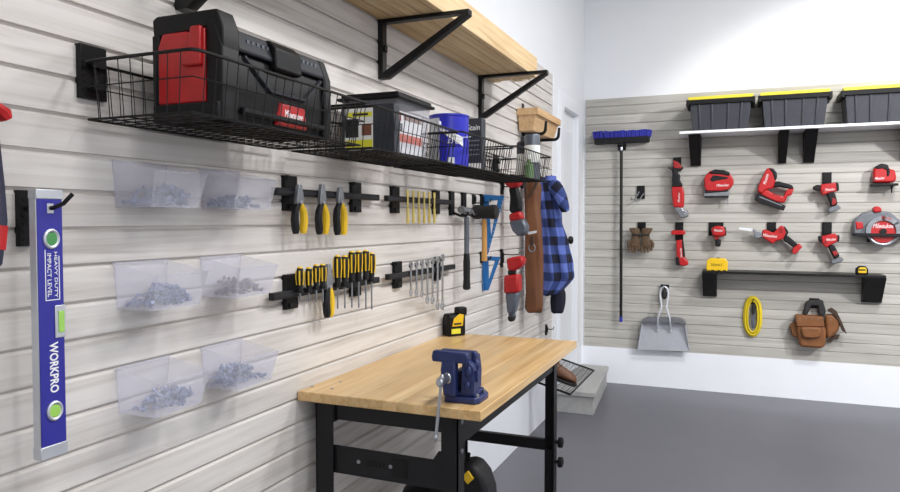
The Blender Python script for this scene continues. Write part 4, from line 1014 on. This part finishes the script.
MB().hexa([(0, 5.02, 0), (.297, 5.02, 0), (.226, 5.97, 0), (0, 5.97, 0)], [(0, 5.02, .132), (.297, 5.02, .132), (.226, 5.97, .132), (0, 5.97, .132)]).add('riser_block', 'concrete', t, bevel=.003)
MB().hexa([(0, 5.0, .132), (.316, 5.0, .132), (.24, 5.98, .132), (0, 5.98, .132)], [(0, 5.0, .17), (.316, 5.0, .17), (.24, 5.98, .17), (0, 5.98, .17)]).add('tread', 'concrete', t, bevel=.006)
# ================================================================== BACK WALL
def ws(key, name, mat, root, y0, y1, bevel=.005, grow=0):
    """outline on the back wall, thickness given as distances from the panel face"""
    return MB().prism(P[key], 'y', D - y1, D - y0).add(name, mat, root, bevel=bevel)
def bthing(name, label, cat, keys, group=None, y=.07):
    pts = [p for k in keys for p in P[k]]
    xs = [p[0] for p in pts]; zs = [p[1] for p in pts]
    return thing(name, label, cat, ((min(xs) + max(xs)) / 2, D - y, min(zs)), group)
def plate(x0, x1, z0, z1, label, prong=None, y=.014):
    t = thing('tool_hook', label, 'hook', ((x0 + x1) / 2, D, z0), 'black tool hooks on the back wall')
    m = MB(); m.box(x0, x1, D - y, D + .003, z0, z1); m.box(x0 + .01, x1 - .01, D - y - .004, D - y, z0 + .015, z1 - .02)
    m.add('wall_plate', 'black_plastic', t, bevel=.0015)
    for px, pz, L in (prong or []):
        MB().tube([(px, D - y + .002, pz), (px, D - L * .8, pz - .004), (px, D - L, pz + .012)], .004, 8).add('prong', 'black_steel', t)
    return t
def bb(key): q = P[key]; return min(p[0] for p in q), max(p[0] for p in q), min(p[1] for p in q), max(p[1] for p in q)

# long shelf with black bins
ZS = 2.102
t = thing('wall_shelf', 'white shelf high on the back wall carrying yellow-lidded black totes', 'shelf', (1.9, D - .15, ZS - .02))
MB().box(.803, 3.0, D - .3, D - .0005, ZS - .02, ZS).add('shelf_board', 'trim_paint', t, bevel=.002)
for x0, x1 in ((.867, .958), (1.517, 1.586), (1.693, 1.781), (2.338, 2.42)):
    m = MB(); m.hexa([(x0 + .006, D - .02, 1.85), (x1 - .006, D - .02, 1.85), (x1 - .006, D - .0005, 1.85), (x0 + .006, D - .0005, 1.85)], [(x0, D - .26, ZS - .0205), (x1, D - .26, ZS - .0205), (x1, D - .0005, ZS - .0205), (x0, D - .0005, ZS - .0205)])
    m.add('bracket', 'black_plastic', t, bevel=.002)
def tote(label):
    xc = 1.1; t = thing('storage_tote', label, 'storage bin', (xc, D - .165, ZS), 'black totes with yellow lids on the back wall shelf')
    y0, y1 = D - .29, D - .04; h = .232; w = .222; e = .022
    m = MB(); m.hexa([(xc - w + e, y0 + .02, ZS), (xc + w - e, y0 + .02, ZS), (xc + w - e, y1 - .02, ZS), (xc - w + e, y1 - .02, ZS)], [(xc - w, y0, ZS + h), (xc + w, y0, ZS + h), (xc + w, y1, ZS + h), (xc - w, y1, ZS + h)])
    for k, s in enumerate((-.155, -.06, .06, .155)):
        m.hexa([(xc + s * .92 - .008, y0 + .012, ZS + .004), (xc + s * .92 + .008, y0 + .012, ZS + .004), (xc + s * .92 + .008, y0 + .03, ZS + .004), (xc + s * .92 - .008, y0 + .03, ZS + .004)], [(xc + s - .008, y0 - .008, ZS + h - .01), (xc + s + .008, y0 - .008, ZS + h - .01), (xc + s + .008, y0 + .02, ZS + h - .01), (xc + s - .008, y0 + .02, ZS + h - .01)])
    m.add('body', 'tote_plastic', t, bevel=.004)
    m = MB(); m.box(xc - .242, xc + .242, y0 - .016, y1 + .016, ZS + h - .03, ZS + h + .006)
    for s in (-1, 1): m.box(xc + s * .236 - .012, xc + s * .236 + .012, y0 - .018, y1 + .018, ZS + h - .042, ZS + h + .008)
    m.add('rim', 'black_plastic', t, bevel=.004)
    m = MB(); m.box(xc - .234, xc + .234, y0 - .01, y1 + .01, ZS + h + .006, ZS + h + .03); m.box(xc - .2, xc + .2, y0 + .02, y1 - .02, ZS + h + .03, ZS + h + .036)
    m.add('lid', 'tote_lid', t, bevel=.006)
    return t
t0 = tote('black tote with yellow lid at the left end of the white shelf')
dup(t0, (1.615, D - .165, ZS), 'black tote with yellow lid in the middle of the three on the shelf')
dup(t0, (2.165, D - .165, ZS), 'black tote with yellow lid cut off by the right edge of the photo')

# broom
t = thing('push_broom', 'push broom with blue bristles hanging bristles up on the back wall', 'broom', (.32, D - .05, .54))
m = MB(); m.hexa([(.1, D - .085, 2.052), (.545, D - .085, 2.055), (.545, D - .02, 2.055), (.1, D - .02, 2.052)], [(.092, D - .09, 2.102), (.552, D - .09, 2.105), (.552, D - .015, 2.105), (.092, D - .015, 2.102)]); m.add('block', 'tool_black', t, bevel=.004)
m = MB(); rn = random.Random(3)
for i in range(27):
    for j in range(4):
        x = .098 + .447 * i / 26 + rn.uniform(-.003, .003); y = D - .08 + .055 * j / 3; dx = rn.uniform(-.006, .006) + (i - 13) * .0006
        m.tube([(x, y, 2.1), (x + dx * .5, y, 2.13), (x + dx, y + rn.uniform(-.005, .005), 2.156 + rn.uniform(-.004, .006))], [.0085, .0105, .0115], 6)
tag(m.add('bristles', 'broom_blue', t), kind='stuff')
MB().lathe([(.03, 0), (.028, -.02), (.018, -.03)], (.318, D - .05, 2.055), 'z', 16).add('socket', 'tool_black', t)
MB().cyl((.318, D - .05, 2.03), (.3185, D - .05, 1.995), .013, 14).add('ferrule', 'steel', t)
MB().tube([(.3185, D - .05, 1.998), (.322, D - .05, 1.3), (.327, D - .05, .58)], .0125, 12).add('handle', 'black_steel', t)
MB().tube([(.327, D - .05, .585), (.3272, D - .05, .54)], .0132, 12).add('end_grip', 'broom_blue', t)
plate(.285, .35, 2.0, 2.05, 'black hook under the push broom head', [(.293, 2.03, .08), (.343, 2.03, .08)])

# double-prong hook, gloves
t = thing('tool_hook', 'empty black double-prong hook above the brown gloves', 'hook', (.5, D, 1.66))
MB().box(*bb('hook_plate')[:2], D - .014, D - .0005, *bb('hook_plate')[2:]).add('wall_plate', 'black_plastic', t, bevel=.0015)
hp = P['hook_p']
for a, b in ((0, 1), (2, 3)):
    x, z = hp[a]; x2, z2 = hp[b]
    MB().tube([(x, D - .012, z), ((x + x2) / 2, D - .06, z2 + .01), (x2, D - .095, z2), (x2 + .004, D - .105, z2 + .02)], .005, 8).add('prong', 'dull_steel', t)
g = P['glove']
plate(g[8][0], g[9][0], g[9][1] - .05, g[8][1], 'black hook holding the brown gloves', [(sum((g[8][0], g[9][0])) / 2, g[8][1] - .04, .05)])
def glove(s, label):
    xc = (g[8][0] + g[9][0]) / 2 + s * .036; y = D - .06 - (.012 if s > 0 else 0)
    zt = g[0][1]
    t = thing('work_glove', label, 'glove', (xc, y, zt - .22), 'brown work gloves on the back wall')
    rings = []
    for dz, rx, dx in ((0, .048, s * .022), (-.02, .044, s * .014), (-.06, .034, 0), (-.09, .036, s * .004), (-.125, .046, s * .012), (-.155, .048, s * .014), (-.165, .044, s * .014)):
        rings.append([(xc + dx + rx * math.cos(q), y + .02 * math.sin(q), zt + dz) for q in [2 * PI * i / 18 for i in range(18)]])
    m = MB(); m.loft(rings); o = m.add('hand', 'glove_brown', t, sub=1)
    for k, L in enumerate((.052, .06, .056, .042)):
        fx = xc + s * .014 + (-.034 + k * .0225)
        MB().tube([(fx, y, zt - .15), (fx + (k - 1.5) * .003, y - .006, zt - .15 - L * .6), (fx + (k - 1.5) * .004, y - .014, zt - .15 - L)], [.0125, .012, .008], 10).add('finger', 'glove_brown', t)
    MB().tube([(xc + s * .045, y, zt - .105), (xc + s * .064, y - .008, zt - .135), (xc + s * .066, y - .014, zt - .165)], [.013, .0125, .008], 10).add('thumb', 'glove_brown', t)
    MB().box(xc - .036, xc + .036, y - .024, y - .016, zt - .068, zt - .054).add('wrist_strap', 'rubber', t, bevel=.003)
glove(-1, 'brown work glove hanging nearer the broom')
glove(1, 'brown work glove hanging nearer the long red tools')

def vents(root, x, z, dx, dz, n, y, w=.016, h=.0035, mat='tool_black'):
    for k in range(n):
        MB().box(x + dx * k - w / 2, x + dx * k + w / 2, D - y - .001, D - y + .002, z + dz * k - h / 2, z + dz * k + h / 2).add('vent', mat, root)
# power tools, upper row
plate(*bb('grinder_plate'), 'black hook holding the long red tool with bent grey head')
t = bthing('angle_tool', 'long red cordless tool with bent grey head hanging upper left of the tool wall', 'power tool', ['grinder_neck', 'grinder_head', 'grinder_body'])
ws('grinder_neck', 'handle', 'tool_black', t, .045, .09, .01)
ws('grinder_body', 'body', 'tool_red', t, .04, .1, .012)
ws('grinder_head', 'head', 'dull_steel', t, .045, .095, .01)
MB().cyl((.845, D - .1, 1.46), (.845, D - .04, 1.46), .018, 16).add('spindle', 'steel', t)
ws('grinder_clip', 'paddle', 'tool_black', t, .04, .085, .004)
ws('grinder_ring', 'end_ring', 'deep_red', t, .04, .085, .006)
text('Milwaukee', (.79, D - .101, 1.59), (0, 0, 1), (-1, 0, 0), .016, 'white_print', t, width=.075, shear=.2)

t = bthing('jigsaw', 'red jigsaw with black top handle hanging second in the upper tool row', 'power tool', ['jig_body', 'jig_blade'])
ws('jig_body', 'body', 'tool_red', t, .02, .095, .009)
ws('jig_top', 'handle', 'tool_black', t, .015, .1, .01)
ws('jig_slot', 'handle_opening', 'tool_black', t, .05, .097, .003)
ws('jig_low', 'gear_case', 'tool_black', t, .025, .09, .006)
ws('jig_base', 'base_plate', 'dull_steel', t, .015, .105, .003)
ws('jig_shoe', 'shoe', 'tool_black', t, .01, .11, .002)
ws('jig_blade', 'blade', 'dull_steel', t, .058, .061, .0003)
text('Milwaukee', (1.12, D - .0955, 1.685), (1, .0, .04), (0, 0, 1), .022, 'white_print', t, width=.09, shear=.2)
plate(1.05, 1.11, 1.68, 1.79, 'black hook behind the red jigsaw', None, .012)

t = bthing('brad_nailer', 'red and black nail gun tilted in the upper row of tools', 'power tool', ['nail_head', 'nail_mag'])
ws('nail_head', 'motor', 'tool_red', t, .02, .11, .01)
ws('nail_cap', 'motor_cap', 'tool_black', t, .015, .115, .01)
ws('nail_arm', 'drive_arm', 'tool_red', t, .03, .1, .01)
ws('nail_grip', 'grip', 'tool_black', t, .04, .09, .01)
ws('nail_mag', 'magazine', 'tool_black', t, .035, .095, .006)
MB().prism([(1.39, 1.585), (1.55, 1.515), (1.553, 1.521), (1.393, 1.592)], 'y', D - .097, D - .095).add('magazine_rail', 'dull_steel', t)
text('Milwaukee', (1.435, D - .111, 1.725), (.25, 0, 1), (-1, 0, .25), .022, 'white_print', t, width=.08, shear=.2)
plate(1.44, 1.5, 1.66, 1.76, 'black hook behind the red nail gun', None, .012)

plate(*bb('drv_plate'), 'black hook holding the red drill with keyless chuck, upper row')
t = bthing('drill_driver', 'red compact drill with black chuck hanging in the upper row', 'power tool', ['drv_body', 'drv_nose', 'drv_batt'])
ws('drv_body', 'body', 'tool_red', t, .035, .1, .008)
ws('drv_nose', 'chuck', 'tool_black', t, .045, .09, .008)
ws('drv_cap', 'rear_cap', 'tool_black', t, .033, .102, .006)
ws('drv_grip', 'grip', 'tool_black', t, .042, .092, .01)
ws('drv_accent', 'grip_inlay', 'deep_red', t, .04, .094, .004)
ws('drv_batt', 'battery', 'tool_grey', t, .03, .105, .006)
text('Milwaukee', (cen(P['drv_body'])[0] + .012, D - .1005, cen(P['drv_body'])[1]), (1, 0, .1), (0, 0, 1), .02, 'white_print', t, width=.062, shear=.2)

t = bthing('finish_sander', 'small red saw with flat base, topmost tool at the right edge', 'power tool', ['san_body', 'san_blade'])
ws('san_body', 'body', 'tool_red', t, .02, .1, .014)
ws('san_top', 'handle', 'tool_black', t, .015, .105, .008)
ws('san_base', 'base_plate', 'tool_black', t, .01, .115, .003)
ws('san_blade', 'blade', 'tool_black', t, .055, .06, .0005)
text('Milwaukee', (2.2, D - .101, 1.715), (1, 0, .1), (0, 0, 1), .02, 'white_print', t, width=.06, shear=.2)
plate(2.2, 2.26, 1.69, 1.79, 'black hook behind the small red saw', None, .012)

# lower row
plate(*bb('osc_plate'), 'black hook holding the slim red multi-tool')
t = bthing('multi_tool', 'slim red tool with flared red battery foot hanging under the long red tool', 'power tool', ['osc_body', 'osc_ring', 'osc_foot'])
ws('osc_ring', 'head_ring', 'tool_red', t, .03, .085, .006)
ws('osc_body', 'body', 'tool_red', t, .035, .085, .012)
ws('osc_edge', 'grip_strip', 'tool_black', t, .033, .088, .002)
ws('osc_foot', 'foot', 'tool_black', t, .03, .09, .006)
text('Milwaukee', (cen(P['osc_body'])[0] - .01, D - .0862, cen(P['osc_body'])[1] + .02), (-.12, 0, 1), (-1, 0, -.12), .016, 'white_print', t, width=.075, shear=.2)

plate(1.018, 1.13, 1.28, 1.39, 'broad black hook holding the stubby red impact driver')
t = bthing('impact_driver', 'stubby red tool seen end-on above the yellow case', 'power tool', ['imp_body', 'imp_grip'])
ws('imp_body', 'body', 'tool_red', t, .02, .12, .014)
ws('imp_side', 'side_cap', 'tool_black', t, .018, .11, .006)
ws('imp_neck', 'neck', 'deep_red', t, .04, .1, .006)
ws('imp_grip', 'grip', 'tool_black', t, .035, .1, .01)
text('Milwaukee', (1.095, D - .1212, 1.325), (1, 0, 0), (0, 0, 1), .02, 'white_print', t, width=.062, shear=.2)

plate(*bb('rec_plate'), 'black hook holding the red reciprocating saw')
t = bthing('reciprocating_saw', 'red reciprocating saw with white blade pointing left towards the broom', 'power tool', ['rec_body', 'rec_blade', 'rec_batt'])
ws('rec_body', 'body', 'tool_red', t, .03, .1, .009)
ws('rec_dark', 'rear_trim', 'tool_black', t, .028, .103, .006)
ws('rec_grip', 'grip', 'tool_black', t, .042, .092, .01)
ws('rec_batt', 'battery', 'tool_red', t, .032, .1, .006)
ws('rec_collar', 'shoe', 'dull_steel', t, .045, .09, .006)
ws('rec_blade', 'blade', 'white_blade', t, .064, .067, .0005)
text('Milwaukee', (cen(P['rec_body'])[0] - .03, D - .1005, cen(P['rec_body'])[1] - .01), (1, 0, -.1), (.1, 0, 1), .024, 'white_print', t, width=.1, shear=.2)

plate(*bb('drl_plate'), 'black hook holding the red drill above the tape measure')
t = bthing('impact_wrench', 'red drill with short black nose hanging in the lower row above the black shelf', 'power tool', ['drl_body', 'drl_nose', 'drl_batt'])
ws('drl_body', 'body', 'tool_red', t, .035, .1, .008)
ws('drl_nose', 'nose', 'tool_black', t, .04, .095, .008)
ws('drl_cap', 'rear_cap', 'tool_black', t, .035, .1, .006)
ws('drl_grip', 'grip', 'tool_black', t, .042, .092, .01)
ws('drl_accent', 'grip_inlay', 'deep_red', t, .04, .094, .004)
ws('drl_batt', 'battery', 'tool_grey', t, .03, .105, .006)
text('Milwaukee', (cen(P['drl_body'])[0] + .005, D - .1005, cen(P['drl_body'])[1] + .012), (1, 0, .1), (0, 0, 1), .02, 'white_print', t, width=.062, shear=.2)

cx, cz = P['cs_centre'][0]; r1 = P['cs_centre'][1][1] - cz
t = bthing('circular_saw', 'large red and grey circular saw at the right edge of the tool wall', 'power tool', ['cs_body', 'cs_base'])
cz0 = cz; R_ = abs(r1)
ws('cs_body', 'motor_housing', 'tool_grey', t, .02, .085, .014)
ws('cs_red', 'motor_inlay', 'tool_red', t, .02, .092, .006)
ws('cs_knob', 'front_knob', 'tool_red', t, .03, .1, .01)
m = MB()
up = [(cx + R_ * 1.0 * math.cos(q), cz0 + R_ * math.sin(q)) for q in [math.radians(-20 + 220 * i / 24) for i in range(25)]]
inn = [(cx + R_ * .72 * math.cos(q), cz0 + R_ * .72 * math.sin(q)) for q in [math.radians(200 - 220 * i / 24) for i in range(25)]]
for i in range(24): m.prism([up[i], up[i + 1], inn[23 - i], inn[24 - i]], 'y', D - .118, D - .07)
bmesh.ops.remove_doubles(m.bm, verts=m.bm.verts, dist=1e-5)
m.add('upper_guard', 'dull_steel', t)
m = MB(); m.tube([(cx + R_ * .86 * math.cos(q), D - .098, cz0 + R_ * .86 * math.sin(q)) for q in [math.radians(190 + 160 * i / 16) for i in range(17)]], .011, 8); m.add('lower_guard', 'dull_steel', t)
MB().lathe([(R_ * .74, -.104), (R_ * .74, -.1), (.02, -.099)], (cx, D, cz0), 'y', 36).add('blade', 'tool_red', t)
MB().lathe([(.022, -.118), (.022, -.1), (.012, -.097)], (cx, D, cz0), 'y', 8).add('arbor_bolt', 'tool_black', t)
ws('cs_base', 'base_plate', 'tool_black', t, .02, .135, .003)
text('Milwaukee', (cx, D - .1045, cz0 + R_ * .36), (1, 0, 0), (0, 0, 1), .034, 'white_print', t, width=.13, shear=.2)
text('FUEL', (cx + .02, D - .1185, cz0 + R_ * .86), (1, 0, -.12), (.12, 0, 1), .02, 'tool_red', t, width=.07)
plate(2.14, 2.2, 1.24, 1.35, 'black hook behind the circular saw', None, .012)

for nm, key, dx, dz, y in (('angle_tool', 'grinder_body', 0, .014, .1), ('brad_nailer', 'nail_arm', .016, -.006, .1), ('reciprocating_saw', 'rec_dark', .0, .012, .103), ('drill_driver', 'drv_body', .0, .009, .1), ('impact_wrench', 'drl_body', 0, .009, .1)):
    cxy = cen(P[key]); o_ = {'drill_driver': (-.035, -.02), 'impact_wrench': (-.03, -.02), 'angle_tool': (.0, .03), 'brad_nailer': (-.03, .0), 'reciprocating_saw': (-.03, .0)}[nm]
    vents(bpy.data.objects[nm], cxy[0] + o_[0], cxy[1] + o_[1], dx, dz, 3, y)
# black shelf with case and tape
t = thing('wall_shelf', 'narrow black wall shelf below the red tools', 'shelf', (1.61, D - .1, 1.0))
MB().box(.982, 2.24, D - .2, D - .0005, .985, 1.003).add('shelf_board', 'black_steel', t, bevel=.002)
for x0, x1, x2 in ((.98, 1.088, 1.088), (2.112, 2.243, 2.243)):
    m = MB(); m.hexa([(x0, D - .03, .785), (x1, D - .03, .785), (x2, D - .0005, .785), (x0, D - .0005, .785)], [(x0, D - .205, .985), (x1, D - .205, .985), (x1, D - .0005, .985), (x0, D - .0005, .985)])
    m.add('bracket', 'black_steel', t, bevel=.002)
def settle(key, base):
    q = P[key]; d = base - min(p[1] for p in q); return [(x, z + d) for x, z in q]
t = bthing('tool_case', 'bright yellow tool case standing at the left end of the black shelf', 'case', ['box_yel']); t.location.z = 1.003; LOC[t.name] = tuple(t.location)
x0, x1 = bb('box_yel')[:2]
t.location.y = D - .12; LOC[t.name] = tuple(t.location)
MB().prism([(x0, 1.012), (x0 + .008, 1.003), (x1 - .006, 1.003), (x1, 1.012), (x1, 1.075), (x1 - .02, 1.103), (x0 + .03, 1.103), (x0 + .005, 1.085)], 'y', D - .17, D - .09).add('shell', 'yellow_case', t, bevel=.008)
MB().prism([(x0 + .07, 1.096), (x0 + .105, 1.096), (x0 + .1, 1.106), (x0 + .075, 1.106)], 'y', D - .15, D - .11).add('top_button', 'tool_black', t, bevel=.002)
m = MB()
for a in (.04, .085, .125): m.box(x0 + a, x0 + a + .022, D - .172, D - .165, 1.004, 1.012)
m.add('base_slots', 'tool_black', t)
text('DEWALT', ((x0 + x1) / 2, D - .1704, 1.052), (1, 0, 0), (0, 0, 1), .02, 'tool_black', t, width=.085)
x0, x1 = bb('tape')[:2]
t = thing('tape_measure', 'black and yellow tape measure at the right end of the black shelf', 'tape measure', ((x0 + x1) / 2, D - .12, 1.003))
MB().prism([(x0, 1.003), (x1, 1.003), (x1, 1.045), (x1 - .02, 1.066), (x0 + .022, 1.066), (x0, 1.045)], 'y', D - .145, D - .1).add('shell', 'tool_black', t, bevel=.008)
f = MB().prism([(x0 + .016, 1.014), (x1 - .012, 1.014), (x1 - .012, 1.044), (x1 - .022, 1.056), (x0 + .026, 1.056), (x0 + .016, 1.044)], 'y', D - .148, D - .144).add('face_label', 'yellow_case', t, bevel=.002)
MB().box((x0 + x1) / 2 - .022, (x0 + x1) / 2 + .022, D - .1486, D - .1478, 1.031, 1.042).add('label_print', 'tool_black', f)

# dustpan
t = thing('dustpan', 'large metal dustpan hanging by its loop handle near the broom', 'dustpan', (.678, D - .04, .312))
m = MB(); th = .004
A = [(.47, .315), (.885, .33)]
m.hexa([(.47, D - .07, .315), (.885, D - .07, .33), (.885, D - .066, .33), (.47, D - .066, .315)], [(.507, D - .03, .555), (.848, D - .03, .562), (.848, D - .026, .562), (.507, D - .026, .555)])
m.add('pan', 'pan_metal', t, bevel=.001)
m = MB()
for xa, xb in ((.47, .507), (.885, .848)):
    s = 1 if xa < .6 else -1
    m.hexa([(xa - s * .002, D - .07, .32), (xa + s * .003, D - .07, .32), (xa + s * .003, D - .06, .32), (xa - s * .002, D - .06, .32)], [(xb - s * .004, D - .085, .54), (xb + s * .002, D - .085, .54), (xb + s * .002, D - .026, .55), (xb - s * .004, D - .026, .55)])
m.add('side_lip', 'pan_metal', t)
ol = [(.497, .548), (.51, .575), (.54, .592), (.6, .597), (.76, .602), (.81, .6), (.84, .585), (.857, .556), (.84, .552), (.82, .558), (.79, .562), (.56, .557), (.53, .556), (.512, .546)]
MB().prism(ol, 'y', D - .088, D - .028).add('back_rim', 'pan_tread', t, bevel=.002)
m = MB()
for s in (-1, 1): m.tube([(.682 + s * .052, D - .05, .49), (.682 + s * .05, D - .088, .56), (.682 + s * .046, D - .092, .6), (.681 + s * .02, D - .075, .69), (.68 + s * .03, D - .06, .76), (.68 + s * .034, D - .055, .8), (.68 + s * .024, D - .05, .84), (.68, D - .05, .856)], .0085, 8)
hd = m.add('handle', 'alu', t)
m = MB()
for s in (-1, 1): m.lathe([(.011, 0), (.011, -.006), (.004, -.008)], (.682 + s * .052, D - .054, .488), 'y', 10)
m.add('rivets', 'alu', hd)
plate(.648, .712, .835, .868, 'black hook holding the metal dustpan', [(.68, .842, .07)], .03)
MB().ball((.68, D - .045, .79), (.024, .015, .042), 16, 9).add('grip_inset', 'rubber', t)

# extension cord
t = thing('extension_cord', 'coiled yellow extension cord hanging below the black shelf', 'cord', (1.355, D - .03, .475))
m = MB(); rn = random.Random(4)
for k in range(6):
    r = .066 - k * .0056; hh = .105 - k * .002
    pts = []
    for i in range(28):
        a = 2 * PI * i / 28; pts.append((1.357 + r * math.cos(a) + rn.uniform(-.0012, .0012), D - .012 - (k % 3) * .009 + rn.uniform(-.001, .001), .637 + (hh + r - .01) * math.copysign(abs(math.sin(a)) ** .8, math.sin(a))))
    m.tube(pts, .0058, 7, True)
m.add('coil', 'cord_yellow', t)
MB().tube([(1.366, D - .03, .74), (1.362, D - .034, .7), (1.36, D - .034, .655)], [.012, .015, .012], 10).add('plug', 'rubber', t)
MB().tube([(1.36, D - .034, .655), (1.358, D - .036, .6), (1.362, D - .034, .545)], [.010, .013, .01], 10).add('tie', 'can_grey', t)
plate(1.335, 1.38, .735, .79, 'black hook holding the coiled yellow cord', [(1.357, .765, .05)], .008)

# tool bag
t = bthing('tool_belt', 'brown leather tool belt with pouches hanging below the black shelf', 'tool belt', ['bag_front', 'bag_strap'])
ws('bag_strap', 'belt', 'webbing', t, .005, .06, .01)
ws('bag_left', 'side_pouch', 'leather', t, .005, .075, .012)
ws('bag_right', 'back_pouch', 'leather', t, .005, .08, .018)
ws('bag_front', 'main_pouch', 'leather', t, .01, .11, .018)
ws('bag_flap', 'flap', 'leather', t, .008, .118, .01)
ws('bag_small', 'front_pocket', 'leather', t, .1, .135, .012)
ws('bag_band', 'strap', 'leather_dark', t, .05, .085, .004)
ws('bag_tassel', 'loop', 'leather_dark', t, .02, .06, .006)
q = P['bag_flap']; m = MB()
for k in range(6): x = min(p[0] for p in q) + .03 + k * .042; m.lathe([(.004, -.1205), (.004, -.117)], (x, D, sum(p[1] for p in q) / len(q) + .02), 'y', 8)
m.add('rivets', 'dull_steel', t)
plate(1.76, 1.83, .72, .8, 'black hook holding the leather tool belt', [(1.795, .77, .06)], .004)
bpy.context.view_layer.update()
